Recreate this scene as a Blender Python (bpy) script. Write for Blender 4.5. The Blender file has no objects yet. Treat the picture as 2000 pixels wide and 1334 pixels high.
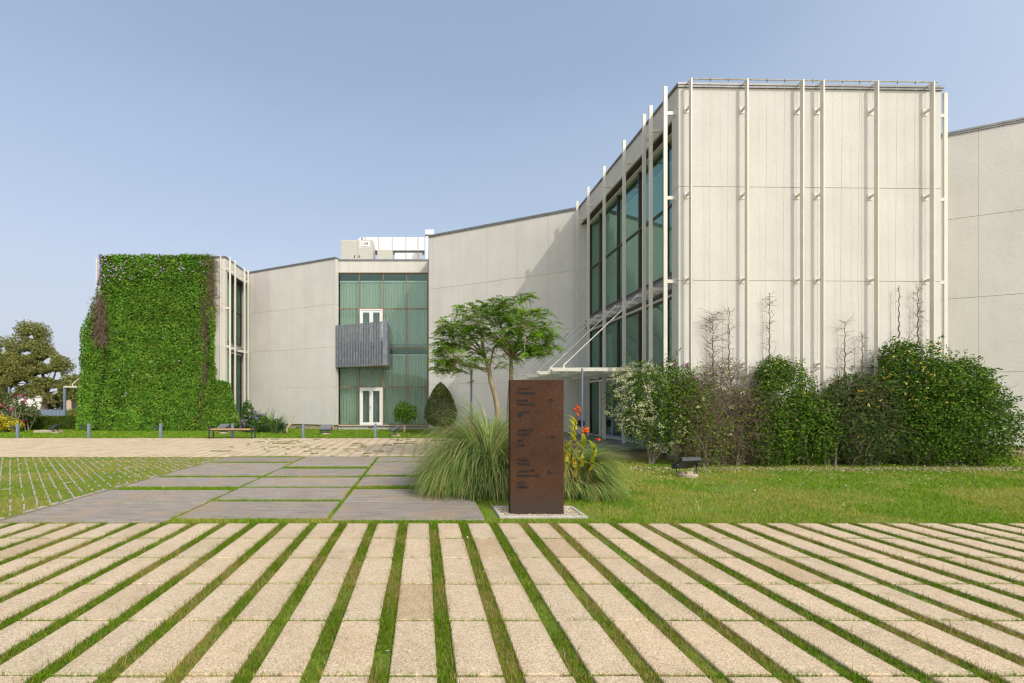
import bpy, bmesh, math, random
import numpy as np
from mathutils import Vector, Matrix

# ---------------------------------------------------------------- camera, sky, sun, exposure
S = bpy.context.scene
F = 840.0; CX = 825.0; CY = 786.5; CH = 1.6          # focal length and principal point in 2000 px wide frame, eye height
cam = bpy.data.cameras.new("camera"); cam_o = bpy.data.objects.new("camera", cam)
S.collection.objects.link(cam_o); S.camera = cam_o
cam.sensor_width = 36.0; cam.lens = F / 2000 * 36
cam.shift_x = (1000 - CX) / 2000; cam.shift_y = (CY - 667) / 2000
cam.clip_start = 0.05; cam.clip_end = 3000
cam_o.location = (0, 0, CH); cam_o.rotation_euler = (math.radians(90), 0, 0)

TO_SUN = Vector((0.71, -1.09, 1.0)).normalized()
sun_elev = math.asin(TO_SUN.z); sun_az = math.atan2(TO_SUN.x, TO_SUN.y)
w = bpy.data.worlds.new("World"); S.world = w; w.use_nodes = True
nt = w.node_tree; nt.nodes.clear()
sky = nt.nodes.new("ShaderNodeTexSky"); sky.sky_type = 'NISHITA'; sky.sun_disc = False
sky.sun_elevation = sun_elev; sky.sun_rotation = sun_az
sky.altitude = 0; sky.air_density = 1.0; sky.dust_density = 1.5; sky.ozone_density = 1.0
bg = nt.nodes.new("ShaderNodeBackground"); bg.inputs[1].default_value = 0.15
out = nt.nodes.new("ShaderNodeOutputWorld")
# dusty air: the clear sky pales towards the horizon
tc = nt.nodes.new("ShaderNodeTexCoord"); sp = nt.nodes.new("ShaderNodeSeparateXYZ"); rp = nt.nodes.new("ShaderNodeValToRGB"); mxs = nt.nodes.new("ShaderNodeMix")
mxs.data_type = 'RGBA'; el = rp.color_ramp.elements
for i, (p, v) in enumerate(((0.0, 1.0), (0.165, 0.92), (0.33, 0.68), (0.6, 0.42), (1.0, 0.3))):
    e = el[i] if i < 2 else el.new(p)
    e.position = p; e.color = (v, v, v, 1)
rc = nt.nodes.new("ShaderNodeValToRGB"); e2 = rc.color_ramp.elements
e2[0].position = 0.05; e2[0].color = (0.385, 0.410, 0.475, 1); e2[1].position = 0.62; e2[1].color = (0.375, 0.470, 0.600, 1)
sc10 = nt.nodes.new("ShaderNodeVectorMath"); sc10.operation = 'SCALE'; sc10.inputs["Scale"].default_value = 10.0
nt.links.new(sp.outputs[2], rc.inputs[0]); nt.links.new(rc.outputs[0], sc10.inputs[0]); nt.links.new(sc10.outputs[0], mxs.inputs[7])
nt.links.new(tc.outputs["Generated"], sp.inputs[0]); hz = nt.nodes.new("ShaderNodeTexNoise"); hz.inputs["Scale"].default_value = 2.2; hz.inputs["Detail"].default_value = 4
hm = nt.nodes.new("ShaderNodeMapping"); hm.inputs["Scale"].default_value = (1, 1, 3.0); nt.links.new(tc.outputs["Generated"], hm.inputs[0]); nt.links.new(hm.outputs[0], hz.inputs["Vector"])
hk = nt.nodes.new("ShaderNodeMath"); hk.operation = 'MULTIPLY_ADD'; hk.inputs[1].default_value = 0.16; nt.links.new(hz.outputs[0], hk.inputs[0]); nt.links.new(sp.outputs[2], hk.inputs[2])
hs = nt.nodes.new("ShaderNodeMath"); hs.operation = 'SUBTRACT'; hs.inputs[1].default_value = 0.08; nt.links.new(hk.outputs[0], hs.inputs[0])
nt.links.new(hs.outputs[0], rp.inputs[0]); nt.links.new(rp.outputs[0], mxs.inputs[0])
# broad sky glow round the sun, added out of view to fill shaded walls
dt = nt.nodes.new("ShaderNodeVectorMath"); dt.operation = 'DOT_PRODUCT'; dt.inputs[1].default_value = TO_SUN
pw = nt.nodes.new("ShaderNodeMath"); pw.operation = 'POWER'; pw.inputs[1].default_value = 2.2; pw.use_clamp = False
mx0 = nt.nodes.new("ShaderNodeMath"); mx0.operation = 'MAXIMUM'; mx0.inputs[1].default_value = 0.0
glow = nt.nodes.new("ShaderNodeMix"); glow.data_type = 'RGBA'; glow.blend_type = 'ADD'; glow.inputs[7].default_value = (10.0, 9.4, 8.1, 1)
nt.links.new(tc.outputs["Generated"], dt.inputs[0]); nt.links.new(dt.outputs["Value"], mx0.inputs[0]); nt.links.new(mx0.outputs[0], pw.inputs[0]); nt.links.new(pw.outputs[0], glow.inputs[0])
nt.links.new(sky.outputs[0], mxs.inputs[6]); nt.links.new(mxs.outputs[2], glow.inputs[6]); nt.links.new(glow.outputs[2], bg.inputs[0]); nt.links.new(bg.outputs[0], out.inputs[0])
sl = bpy.data.lights.new("sun", 'SUN'); sl.energy = 2.0; sl.angle = math.radians(0.6); sl.color = (1.0, 0.94, 0.84)
so = bpy.data.objects.new("sun", sl); S.collection.objects.link(so)
so.rotation_euler = TO_SUN.to_track_quat('Z', 'Y').to_euler()
S.view_settings.view_transform = 'Standard'; S.view_settings.look = 'None'
S.view_settings.gamma = 1.0; S.view_settings.use_curve_mapping = False
S.view_settings.exposure = 0.1
S.render.engine = 'CYCLES'
S.cycles.max_bounces = 8; S.cycles.transparent_max_bounces = 16; S.cycles.use_denoising = True; S.cycles.denoiser = 'OPENIMAGEDENOISE'; S.cycles.denoising_prefilter = 'ACCURATE'
S.cycles.pixel_filter_type = 'BLACKMAN_HARRIS'; S.cycles.filter_width = 1.25; S.cycles.use_adaptive_sampling = False

COL = S.collection
rng = np.random.default_rng(7)
random.seed(7)
def at(x, y, Y):                                       # a point of the place at depth Y, measured off the photograph
    return Vector(((x - CX) * Y / F, Y, CH + (CY - y) * Y / F))

# ---------------------------------------------------------------- materials
class NT:
    def __init__(s, name):
        s.m = bpy.data.materials.new(name); s.m.use_nodes = True
        s.t = s.m.node_tree; s.n = s.t.nodes
        s.b = s.n["Principled BSDF"]; s.out = s.n["Material Output"]
    def add(s, typ, **kw):
        n = s.n.new(typ)
        for k, v in kw.items():
            if isinstance(v, (bpy.types.NodeSocket,)): s.t.links.new(v, n.inputs[k])
            elif k in n.inputs.keys(): n.inputs[k].default_value = v
            else: setattr(n, k, v)
        return n
    def ln(s, a, b): s.t.links.new(a, b)
    def noise(s, scale, detail=3, rough=0.55, vec=None):
        n = s.n.new("ShaderNodeTexNoise"); n.inputs["Scale"].default_value = scale
        n.inputs["Detail"].default_value = detail; n.inputs["Roughness"].default_value = rough
        if vec is not None: s.ln(vec, n.inputs["Vector"])
        return n.outputs["Fac"]
    def obj(s, sc=(1, 1, 1)):
        c = s.n.new("ShaderNodeTexCoord"); m = s.n.new("ShaderNodeMapping"); m.inputs["Scale"].default_value = sc
        s.ln(c.outputs["Object"], m.inputs["Vector"]); return m.outputs["Vector"]
    def ramp(s, fac, stops, interp='LINEAR'):
        r = s.n.new("ShaderNodeValToRGB"); e = r.color_ramp.elements; r.color_ramp.interpolation = interp
        while len(e) < len(stops): e.new(0.5)
        for el, (p, c) in zip(e, stops): el.position = p; el.color = (*c, 1) if len(c) == 3 else c
        s.ln(fac, r.inputs[0]); return r.outputs[0]
    def mix(s, fac, a, b, typ='MIX'):
        n = s.n.new("ShaderNodeMix"); n.data_type = 'RGBA'; n.blend_type = typ
        for sock, v in ((n.inputs[0], fac), (n.inputs[6], a), (n.inputs[7], b)):
            if isinstance(v, bpy.types.NodeSocket): s.ln(v, sock)
            else: sock.default_value = v if not isinstance(v, tuple) or len(v) == 4 else (*v, 1)
        return n.outputs[2]
    def base(s, c):
        if isinstance(c, bpy.types.NodeSocket): s.ln(c, s.b.inputs["Base Color"])
        else: s.b.inputs["Base Color"].default_value = (*c, 1)
    def bump(s, h, strength=0.3, dist=0.01):
        b = s.n.new("ShaderNodeBump"); b.inputs["Strength"].default_value = strength; b.inputs["Distance"].default_value = dist
        s.ln(h, b.inputs["Height"]); s.ln(b.outputs[0], s.b.inputs["Normal"])
    def attr(s, name):
        a = s.n.new("ShaderNodeAttribute"); a.attribute_name = name; return a.outputs["Color"]
G3 = lambda v: (v, v, v)

def plain(name, c, rough=0.6, metal=0.0, var=0.12, scale=6.0, bump=0.0, bscale=60):
    m = NT(name); n = m.noise(scale, 4, 0.6, m.obj())
    lo = tuple(x * (1 - var) for x in c); hi = tuple(min(1, x * (1 + var)) for x in c)
    m.base(m.ramp(n, [(0.3, lo), (0.7, hi)])); m.b.inputs["Roughness"].default_value = rough; m.b.inputs["Metallic"].default_value = metal
    if bump: m.bump(m.noise(bscale, 3, 0.6, m.obj()), bump, 0.004)
    return m.m

def stucco(name, c):
    m = NT(name); v = m.obj()
    st = m.noise(1.0, 5, 0.62, m.obj((1.9, 1.9, 0.16)))            # rain streaks
    bl = m.noise(0.7, 4, 0.6, v); gr = m.noise(38, 4, 0.7, v); gr2 = m.noise(11, 3, 0.6, v)
    col = m.ramp(bl, [(0.3, tuple(x * 0.93 for x in c)), (0.7, tuple(x * 1.04 for x in c))])
    col = m.mix(1.0, col, m.ramp(st, [(0.30, (0.955, 0.945, 0.925)), (0.55, (1, 1, 1))]), 'MULTIPLY')
    col = m.mix(1.0, col, m.ramp(gr, [(0.34, G3(0.91)), (0.62, G3(1.02))]), 'MULTIPLY')
    col = m.mix(1.0, col, m.attr("tint"), 'MULTIPLY')
    m.base(col); m.b.inputs["Roughness"].default_value = 0.92
    h = m.n.new("ShaderNodeMath"); h.operation = 'ADD'; m.ln(gr, h.inputs[0]); m.ln(gr2, h.inputs[1])
    m.bump(h.outputs[0], 0.35, 0.015)
    return m.m

def foliage(name, rough=0.55, trans=0.3, spec=0.35):
    m = NT(name); c = m.attr("tint")
    m.base(c); m.b.inputs["Roughness"].default_value = rough; m.b.inputs["Specular IOR Level"].default_value = spec
    tr = m.n.new("ShaderNodeBsdfTranslucent"); m.ln(c, tr.inputs[0])
    mx = m.n.new("ShaderNodeMixShader"); mx.inputs[0].default_value = trans
    m.ln(m.b.outputs[0], mx.inputs[1]); m.ln(tr.outputs[0], mx.inputs[2]); m.ln(mx.outputs[0], m.out.inputs[0])
    return m.m

def bark(name, c):
    m = NT(name); n = m.noise(14, 5, 0.7, m.obj((1, 1, 0.25)))
    m.base(m.ramp(n, [(0.3, tuple(x * 0.55 for x in c)), (0.65, c)])); m.b.inputs["Roughness"].default_value = 0.9
    m.bump(n, 0.5, 0.02); return m.m

def glass_mat(name, tint):
    m = NT(name); m.n.remove(m.b)
    t = m.n.new("ShaderNodeBsdfTransparent"); t.inputs[0].default_value = (*tint, 1)
    g = m.n.new("ShaderNodeBsdfGlossy"); g.inputs["Roughness"].default_value = 0.0; g.inputs[0].default_value = (0.60, 0.82, 0.75, 1)
    f = m.n.new("ShaderNodeFresnel"); f.inputs[0].default_value = 1.45
    mu = m.n.new("ShaderNodeMath"); mu.operation = 'MULTIPLY_ADD'; mu.inputs[1].default_value = 0.62; mu.inputs[2].default_value = 0.03
    wv = m.n.new("ShaderNodeBump"); wv.inputs["Strength"].default_value = 0.04; wv.inputs["Distance"].default_value = 0.02
    m.ln(m.noise(1.1, 2, 0.5, m.obj()), wv.inputs["Height"]); m.ln(wv.outputs[0], g.inputs["Normal"])
    m.ln(f.outputs[0], mu.inputs[0])
    mx = m.n.new("ShaderNodeMixShader"); m.ln(mu.outputs[0], mx.inputs[0]); m.ln(t.outputs[0], mx.inputs[1]); m.ln(g.outputs[0], mx.inputs[2])
    m.ln(mx.outputs[0], m.out.inputs[0]); return m.m

M = {}
M['stucco'] = stucco('stucco', (0.635, 0.605, 0.545))
M['plinth'] = plain('plinth_stone', (0.40, 0.32, 0.20), 0.9, var=0.18, scale=3, bump=0.3)
M['seam'] = plain('seam_mortar', (0.50, 0.42, 0.29), 0.95)
M['coping'] = plain('coping_metal', (0.20, 0.20, 0.20), 0.5, 0.3, var=0.2)
M['fin'] = plain('cream_steel', (0.66, 0.62, 0.53), 0.42, var=0.06, scale=3)
M['wire'] = plain('galvanised_wire', (0.52, 0.45, 0.31), 0.6, var=0.2)
M['rail'] = plain('rusty_cream_steel', (0.48, 0.36, 0.16), 0.6, var=0.4, scale=9)
M['brown_frame'] = plain('brown_frame', (0.26, 0.15, 0.075), 0.45, 0.2)
M['dark_frame'] = plain('dark_frame', (0.085, 0.06, 0.05), 0.5, 0.2)
M['grey_panel'] = plain('grey_panel', (0.15, 0.15, 0.155), 0.5, 0.2)
M['white_paint'] = plain('white_paint', (0.80, 0.79, 0.75), 0.35, var=0.04)
M['glass'] = glass_mat('green_glass', (0.875, 0.945, 0.91))
M['clear_glass'] = glass_mat('clear_glass', (0.80, 0.86, 0.86))
M['galv'] = plain('galvanised_steel', (0.30, 0.315, 0.33), 0.42, 0.55, var=0.22, scale=5)
M['dark_metal'] = plain('dark_metal', (0.045, 0.05, 0.058), 0.45, 0.3)
M['blue_metal'] = plain('blue_grey_metal', (0.20, 0.25, 0.33), 0.45, 0.2)
M['roofing'] = plain('roofing', (0.33, 0.32, 0.30), 0.9)
M['interior'] = plain('interior_plaster', (0.30, 0.30, 0.28), 0.9)
M['interior_floor'] = plain('interior_floor', (0.22, 0.18, 0.13), 0.5)
M['unit_paint'] = plain('unit_paint', (0.50, 0.48, 0.41), 0.5, var=0.06)
M['duct'] = plain('duct_skin', (0.72, 0.72, 0.71), 0.45, var=0.05, scale=2)
M['wood'] = plain('bench_wood', (0.42, 0.24, 0.11), 0.6, var=0.25, scale=12)
M['stone_base'] = plain('floodlight_concrete', (0.45, 0.36, 0.26), 0.9, bump=0.3)
M['concrete'] = plain('kerb_concrete', (0.46, 0.42, 0.37), 0.9, var=0.15, bump=0.3)
M['grid'] = plain('grid_paver_concrete', (0.35, 0.32, 0.27), 0.95, var=0.3, scale=9)
M['ink'] = plain('cut_lettering', (0.006, 0.005, 0.005), 0.8, var=0.0)
M['leaf'] = foliage('leaf', 0.6, 0.38, 0.1)
M['frond'] = foliage('frond', 0.65, 0.5, 0.05)
M['blade'] = foliage('grass_blade', 0.75, 0.25, 0.08)
M['petal'] = foliage('petal', 0.6, 0.35, 0.2)
M['twig'] = bark('twig', (0.22, 0.155, 0.10))
M['bark_pale'] = bark('pale_bark', (0.46, 0.35, 0.22))
M['bark_grey'] = bark('grey_bark', (0.30, 0.25, 0.19))
M['drift'] = bark('driftwood', (0.60, 0.52, 0.40))

def curtain_mat():
    m = NT('sheer_curtain'); st = m.noise(2.2, 3, 0.6, m.obj((3.0, 3.0, 0.05)))
    c = m.ramp(st, [(0.3, (0.74, 0.74, 0.64)), (0.7, (0.86, 0.86, 0.78))])
    m.base(c); m.b.inputs["Roughness"].default_value = 0.9
    tr = m.n.new("ShaderNodeBsdfTranslucent"); m.ln(c, tr.inputs[0])
    mx = m.n.new("ShaderNodeMixShader"); mx.inputs[0].default_value = 0.3
    m.ln(m.b.outputs[0], mx.inputs[1]); m.ln(tr.outputs[0], mx.inputs[2]); m.ln(mx.outputs[0], m.out.inputs[0]); return m.m
M['curtain'] = curtain_mat()

def corten():
    m = NT('rusted_steel'); v = m.obj()
    a = m.noise(2.2, 6, 0.65, v); b = m.noise(45, 4, 0.7, v)
    c = m.ramp(a, [(0.25, (0.047, 0.023, 0.014)), (0.5, (0.070, 0.033, 0.018)), (0.75, (0.092, 0.043, 0.022))])
    c = m.mix(1.0, c, m.ramp(b, [(0.3, G3(0.70)), (0.7, G3(1.18))]), 'MULTIPLY')
    sx = m.n.new("ShaderNodeSeparateXYZ"); tc = m.n.new("ShaderNodeTexCoord"); m.ln(tc.outputs["Object"], sx.inputs[0])
    foot = m.ramp(sx.outputs[2], [(0.08, G3(1)), (0.42, G3(0))])     # splashed dirt film near the foot
    c = m.mix(foot, c, (0.060, 0.042, 0.032))
    sp = m.n.new("ShaderNodeTexVoronoi"); sp.inputs["Scale"].default_value = 24; m.ln(v, sp.inputs["Vector"])
    dots = m.ramp(sp.outputs["Distance"], [(0.055, G3(1)), (0.085, G3(0))])
    low = m.ramp(sx.outputs[2], [(0.05, G3(0.8)), (0.42, G3(0))])
    rnd = m.n.new("ShaderNodeSeparateColor"); m.ln(sp.outputs["Color"], rnd.inputs[0])
    gate = m.ramp(rnd.outputs[0], [(0.62, G3(0)), (0.66, G3(1))])
    k = m.n.new("ShaderNodeMath"); k.operation = 'MULTIPLY'; m.ln(dots, k.inputs[0]); m.ln(low, k.inputs[1])
    k2 = m.n.new("ShaderNodeMath"); k2.operation = 'MULTIPLY'; m.ln(k.outputs[0], k2.inputs[0]); m.ln(gate, k2.inputs[1])
    c = m.mix(k2.outputs[0], c, (0.5, 0.46, 0.40))
    m.base(c); m.b.inputs["Roughness"].default_value = 0.7; m.b.inputs["Specular IOR Level"].default_value = 0.12
    m.bump(b, 0.25, 0.003); return m.m
M['corten'] = corten()

def aggregate(name, c1, c2, c3):
    m = NT(name); v = m.obj()
    vo = m.n.new("ShaderNodeTexVoronoi"); vo.inputs["Scale"].default_value = 125; m.ln(v, vo.inputs["Vector"])
    sep = m.n.new("ShaderNodeSeparateColor"); m.ln(vo.outputs["Color"], sep.inputs[0])
    peb = m.ramp(sep.outputs[0], [(0.0, c1), (0.35, c2), (0.75, c2), (1.0, c3)])
    gap = m.ramp(vo.outputs["Distance"], [(0.40, G3(1.0)), (0.85, G3(0.74))])
    c = m.mix(1.0, peb, gap, 'MULTIPLY')
    blot = m.noise(1.6, 5, 0.65, v)
    c = m.mix(1.0, c, m.ramp(blot, [(0.28, (0.84, 0.81, 0.77)), (0.5, (1, 1, 1)), (0.8, (1.05, 1.04, 1.02))]), 'MULTIPLY')
    fine = m.noise(6, 4, 0.7, v)
    c = m.mix(1.0, c, m.ramp(fine, [(0.3, G3(0.93)), (0.6, G3(1.03))]), 'MULTIPLY')
    c = m.mix(1.0, c, m.attr("tint"), 'MULTIPLY')
    m.base(c); m.b.inputs["Roughness"].default_value = 0.85
    m.bump(vo.outputs["Distance"], 0.5, 0.006); return m.m
M['tile'] = aggregate('exposed_aggregate', (0.44, 0.315, 0.20), (0.64, 0.485, 0.315), (0.78, 0.645, 0.48))

def slate():
    m = NT('slate_slab'); v = m.obj()
    a = m.noise(1.3, 6, 0.7, v); b = m.noise(1.0, 5, 0.65, m.obj((2.2, 9.0, 1))); g = m.noise(30, 4, 0.7, v)
    c = m.ramp(b, [(0.28, (0.225, 0.19, 0.16)), (0.5, (0.325, 0.275, 0.23)), (0.75, (0.43, 0.365, 0.305))])
    c = m.mix(m.ramp(a, [(0.48, G3(0)), (0.68, G3(0.7))]), c, (0.42, 0.29, 0.16))
    c = m.mix(1.0, c, m.ramp(g, [(0.3, G3(0.78)), (0.7, G3(1.12))]), 'MULTIPLY')
    sp = m.n.new("ShaderNodeTexVoronoi"); sp.inputs["Scale"].default_value = 14; m.ln(v, sp.inputs["Vector"])
    c = m.mix(m.ramp(sp.outputs["Distance"], [(0.04, G3(0.7)), (0.07, G3(0))]), c, (0.55, 0.52, 0.47))
    c = m.mix(1.0, c, m.attr("tint"), 'MULTIPLY')
    m.base(c); m.b.inputs["Roughness"].default_value = 0.7; m.bump(b, 0.35, 0.01); return m.m
M['slate'] = slate()
M['terrace'] = plain('terrace_stone', (0.13, 0.125, 0.12), 0.45, var=0.2, scale=3)

def ground_mat(name, stops, sc=0.7, gsc=26):
    m = NT(name); v = m.obj()
    a = m.noise(sc, 5, 0.65, v); g = m.noise(gsc, 5, 0.75, v)
    c = m.ramp(a, stops); c = m.mix(1.0, c, m.ramp(g, [(0.25, G3(0.45)), (0.7, G3(1.25))]), 'MULTIPLY')
    m.base(c); m.b.inputs["Roughness"].default_value = 0.95; m.bump(g, 0.7, 0.03); return m.m
M['lawn'] = ground_mat('lawn_turf', [(0.28, (0.30, 0.22, 0.09)), (0.38, (0.20, 0.23, 0.02)), (0.62, (0.135, 0.225, 0.010)), (0.8, (0.21, 0.24, 0.02))])
M['far_lawn'] = ground_mat('far_lawn_turf', [(0.25, (0.26, 0.20, 0.09)), (0.36, (0.16, 0.20, 0.025)), (0.6, (0.10, 0.19, 0.014)), (0.85, (0.15, 0.21, 0.02))], 0.45, 14)
M['soil'] = ground_mat('dry_soil', [(0.3, (0.20, 0.15, 0.085)), (0.7, (0.34, 0.27, 0.17))])
M['earth'] = ground_mat('dry_plain', [(0.3, (0.36, 0.30, 0.21)), (0.7, (0.47, 0.40, 0.29))], 0.05, 2)

# ---------------------------------------------------------------- mesh helpers
def tag(o, label=None, cat=None, group=None, kind=None):
    if label: o['label'] = label
    if cat: o['category'] = cat
    if group: o['group'] = group
    if kind: o['kind'] = kind
    return o
def empty(name, loc, label, cat, group=None):
    o = bpy.data.objects.new(name, None); COL.objects.link(o); o.location = loc; o.empty_display_size = 0.2
    return tag(o, label, cat, group)
def link(name, me, mat, parent=None, smooth=False):
    o = bpy.data.objects.new(name, me); COL.objects.link(o)
    if mat is not None: me.materials.append(mat)
    if smooth: me.polygons.foreach_set('use_smooth', [True] * len(me.polygons))
    if parent is not None:
        o.parent = parent
        if parent.type == 'EMPTY' and parent.parent is None: o.matrix_parent_inverse = Matrix.Translation(-Vector(parent.location))
    return o
def np_mesh(name, parts, mat, parent=None, cols=None, smooth=False):
    """parts: list of (V (n,3), F (m,k)); cols: list of (n,3) or None"""
    vo = 0; V = []; LI = []; LS = []; LT = []; ls = 0; C = []
    for i, (v, f) in enumerate(parts):
        V.append(v); LI.append((f + vo).ravel()); k = f.shape[1]
        LS.append(np.arange(len(f)) * k + ls); LT.append(np.full(len(f), k)); ls += f.size; vo += len(v)
        if cols is not None: C.append(cols[i])
    V = np.concatenate(V).astype(np.float32); LI = np.concatenate(LI).astype(np.int32)
    LS = np.concatenate(LS).astype(np.int32); LT = np.concatenate(LT).astype(np.int32)
    me = bpy.data.meshes.new(name)
    me.vertices.add(len(V)); me.vertices.foreach_set('co', V.ravel())
    me.loops.add(len(LI)); me.loops.foreach_set('vertex_index', LI)
    me.polygons.add(len(LS)); me.polygons.foreach_set('loop_start', LS); me.polygons.foreach_set('loop_total', LT)
    me.update(calc_edges=True)
    if cols is not None:
        c = np.concatenate(C).astype(np.float32); c = np.concatenate([c, np.ones((len(c), 1), np.float32)], 1)
        a = me.attributes.new('tint', 'FLOAT_COLOR', 'POINT'); a.data.foreach_set('color', c.ravel())
    return link(name, me, mat, parent, smooth)

class MB:
    def __init__(s): s.v = []; s.f = []; s.c = []; s.cc = (1, 1, 1)
    def add(s, vs, fs):
        o = len(s.v); s.v += [tuple(v) for v in vs]; s.f += [tuple(i + o for i in f) for f in fs]; s.c += [s.cc] * len(vs)
    def box(s, x0, x1, y0, y1, z0, z1):
        s.add([(x, y, z) for z in (z0, z1) for (x, y) in ((x0, y0), (x1, y0), (x1, y1), (x0, y1))],
              [(0, 3, 2, 1), (4, 5, 6, 7), (0, 1, 5, 4), (1, 2, 6, 5), (2, 3, 7, 6), (3, 0, 4, 7)])
    def bev(s, x0, x1, y0, y1, z0, z1, b):                     # box with a chamfered top rim
        a = [(x0, y0), (x1, y0), (x1, y1), (x0, y1)]; i = [(x0 + b, y0 + b), (x1 - b, y0 + b), (x1 - b, y1 - b), (x0 + b, y1 - b)]
        vs = [(*p, z0) for p in a] + [(*p, z1 - b) for p in a] + [(*p, z1) for p in i]
        fs = [(8, 9, 10, 11)]
        for k in range(4):
            n = (k + 1) % 4; fs += [(k, n, 4 + n, 4 + k), (4 + k, 4 + n, 8 + n, 8 + k)]
        s.add(vs, fs)
    def seg(s, p0, p1, d0, d1, z0, z1):                        # upright slab along p0-p1 on plan, from offset d0 to d1 (positive = left of travel)
        p0 = Vector(p0[:2]); p1 = Vector(p1[:2]); t = (p1 - p0).normalized(); n = Vector((-t.y, t.x))
        q = [p0 + n * d0, p1 + n * d0, p1 + n * d1, p0 + n * d1]
        s.add([(a.x, a.y, z) for z in (z0, z1) for a in q], [(0, 3, 2, 1), (4, 5, 6, 7), (0, 1, 5, 4), (1, 2, 6, 5), (2, 3, 7, 6), (3, 0, 4, 7)])
    def poly(s, pts, z0, z1):
        n = len(pts); s.add([(p[0], p[1], z) for z in (z0, z1) for p in pts],
              [tuple(range(n - 1, -1, -1)), tuple(range(n, 2 * n))] + [(i, (i + 1) % n, n + (i + 1) % n, n + i) for i in range(n)])
    def tube(s, pts, rad, n=8, cap=True):
        pts = [Vector(p) for p in pts]
        if not hasattr(rad, '__len__'): rad = [rad] * len(pts)
        vs = []; fs = []; up = None
        for i, p in enumerate(pts):
            d = (pts[min(i + 1, len(pts) - 1)] - pts[max(i - 1, 0)]).normalized()
            if up is None: up = Vector((0, 0, 1)) if abs(d.z) < 0.9 else Vector((1, 0, 0))
            a = d.cross(up).normalized(); b = a.cross(d).normalized(); up = b
            for k in range(n):
                t = 2 * math.pi * k / n; vs.append(p + (a * math.cos(t) + b * math.sin(t)) * rad[i])
        for i in range(len(pts) - 1):
            for k in range(n):
                fs.append((i * n + k, i * n + (k + 1) % n, (i + 1) * n + (k + 1) % n, (i + 1) * n + k))
        if cap: fs += [tuple(range(n - 1, -1, -1)), tuple((len(pts) - 1) * n + k for k in range(n))]
        s.add(vs, fs)
    def bar(s, p0, p1, wx, wz):                                # straight bar with a rectangular section
        p0 = Vector(p0); p1 = Vector(p1); d = (p1 - p0).normalized()
        a = d.cross(Vector((0, 0, 1)));  a = a.normalized() if a.length > 1e-4 else Vector((1, 0, 0)); b = a.cross(d)
        vs = [p + a * x * wx / 2 + b * z * wz / 2 for p in (p0, p1) for x, z in ((-1, -1), (1, -1), (1, 1), (-1, 1))]
        s.add(vs, [(3, 2, 1, 0), (4, 5, 6, 7), (0, 1, 5, 4), (1, 2, 6, 5), (2, 3, 7, 6), (3, 0, 4, 7)])
    def each(s, name, mat, parent=None):                        # every box an object of its own
        for i in range(0, len(s.v), 8):
            q = MB(); q.v = s.v[i:i + 8]; q.f = [(0, 3, 2, 1), (4, 5, 6, 7), (0, 1, 5, 4), (1, 2, 6, 5), (2, 3, 7, 6), (3, 0, 4, 7)]; q.c = s.c[i:i + 8]; q.build(name, mat, parent, tint=(mat.name == 'stucco'))
    def build(s, name, mat, parent=None, smooth=False, tint=False):
        me = bpy.data.meshes.new(name); me.from_pydata(s.v, [], s.f); me.update()
        if tint:
            c = np.concatenate([np.array(s.c, np.float32).reshape(-1, 3), np.ones((len(s.v), 1), np.float32)], 1)
            a = me.attributes.new('tint', 'FLOAT_COLOR', 'POINT'); a.data.foreach_set('color', c.ravel())
        return link(name, me, mat, parent, smooth)

# value noise for scattering
_NG = np.random.default_rng(11).random((64, 64))
def vnoise(x, y, s=1.0):
    x = np.asarray(x) * s; y = np.asarray(y) * s
    xi = np.floor(x).astype(int); yi = np.floor(y).astype(int); fx = x - xi; fy = y - yi
    fx = fx * fx * (3 - 2 * fx); fy = fy * fy * (3 - 2 * fy); g = lambda a, b: _NG[a % 64, b % 64]
    return (g(xi, yi) * (1 - fx) + g(xi + 1, yi) * fx) * (1 - fy) + (g(xi, yi + 1) * (1 - fx) + g(xi + 1, yi + 1) * fx) * fy
def fbm(x, y, s=1.0): return 0.55 * vnoise(x, y, s) + 0.3 * vnoise(x + 9.1, y + 3.7, s * 2.3) + 0.15 * vnoise(x + 5.3, y + 17.9, s * 5.1)

def unit(v): return v / np.maximum(np.linalg.norm(v, axis=1, keepdims=True), 1e-9)
def palette(n, cols, wts, jit=0.18, r=rng):
    cols = np.array(cols); i = r.choice(len(cols), n, p=np.array(wts) / sum(wts))
    return np.clip(cols[i] * (1 + (r.random((n, 1)) - 0.5) * 2 * jit), 0, 1)
def leaves(P, N, T, L, W, C, fold=0.25):
    """folded rhomb leaves: P centres, N normals, T leaf axis, L length, W width"""
    n = len(P); T = unit(T - N * np.sum(T * N, 1, keepdims=True)); B = np.cross(N, T)
    L = np.broadcast_to(np.asarray(L, float), (n,))[:, None]; W = np.broadcast_to(np.asarray(W, float), (n,))[:, None]
    a = P - T * L / 2; c = P + T * L / 2; m = P - T * L * 0.08
    b = m + B * W / 2 + N * W * fold; d = m - B * W / 2 + N * W * fold
    V = np.stack([a, b, c, d], 1).reshape(-1, 3)
    i = np.arange(n)[:, None] * 4
    Fq = np.concatenate([np.concatenate([i, i + 1, i + 2], 1), np.concatenate([i, i + 2, i + 3], 1)])
    return (V, Fq), np.repeat(C, 4, 0)
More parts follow.
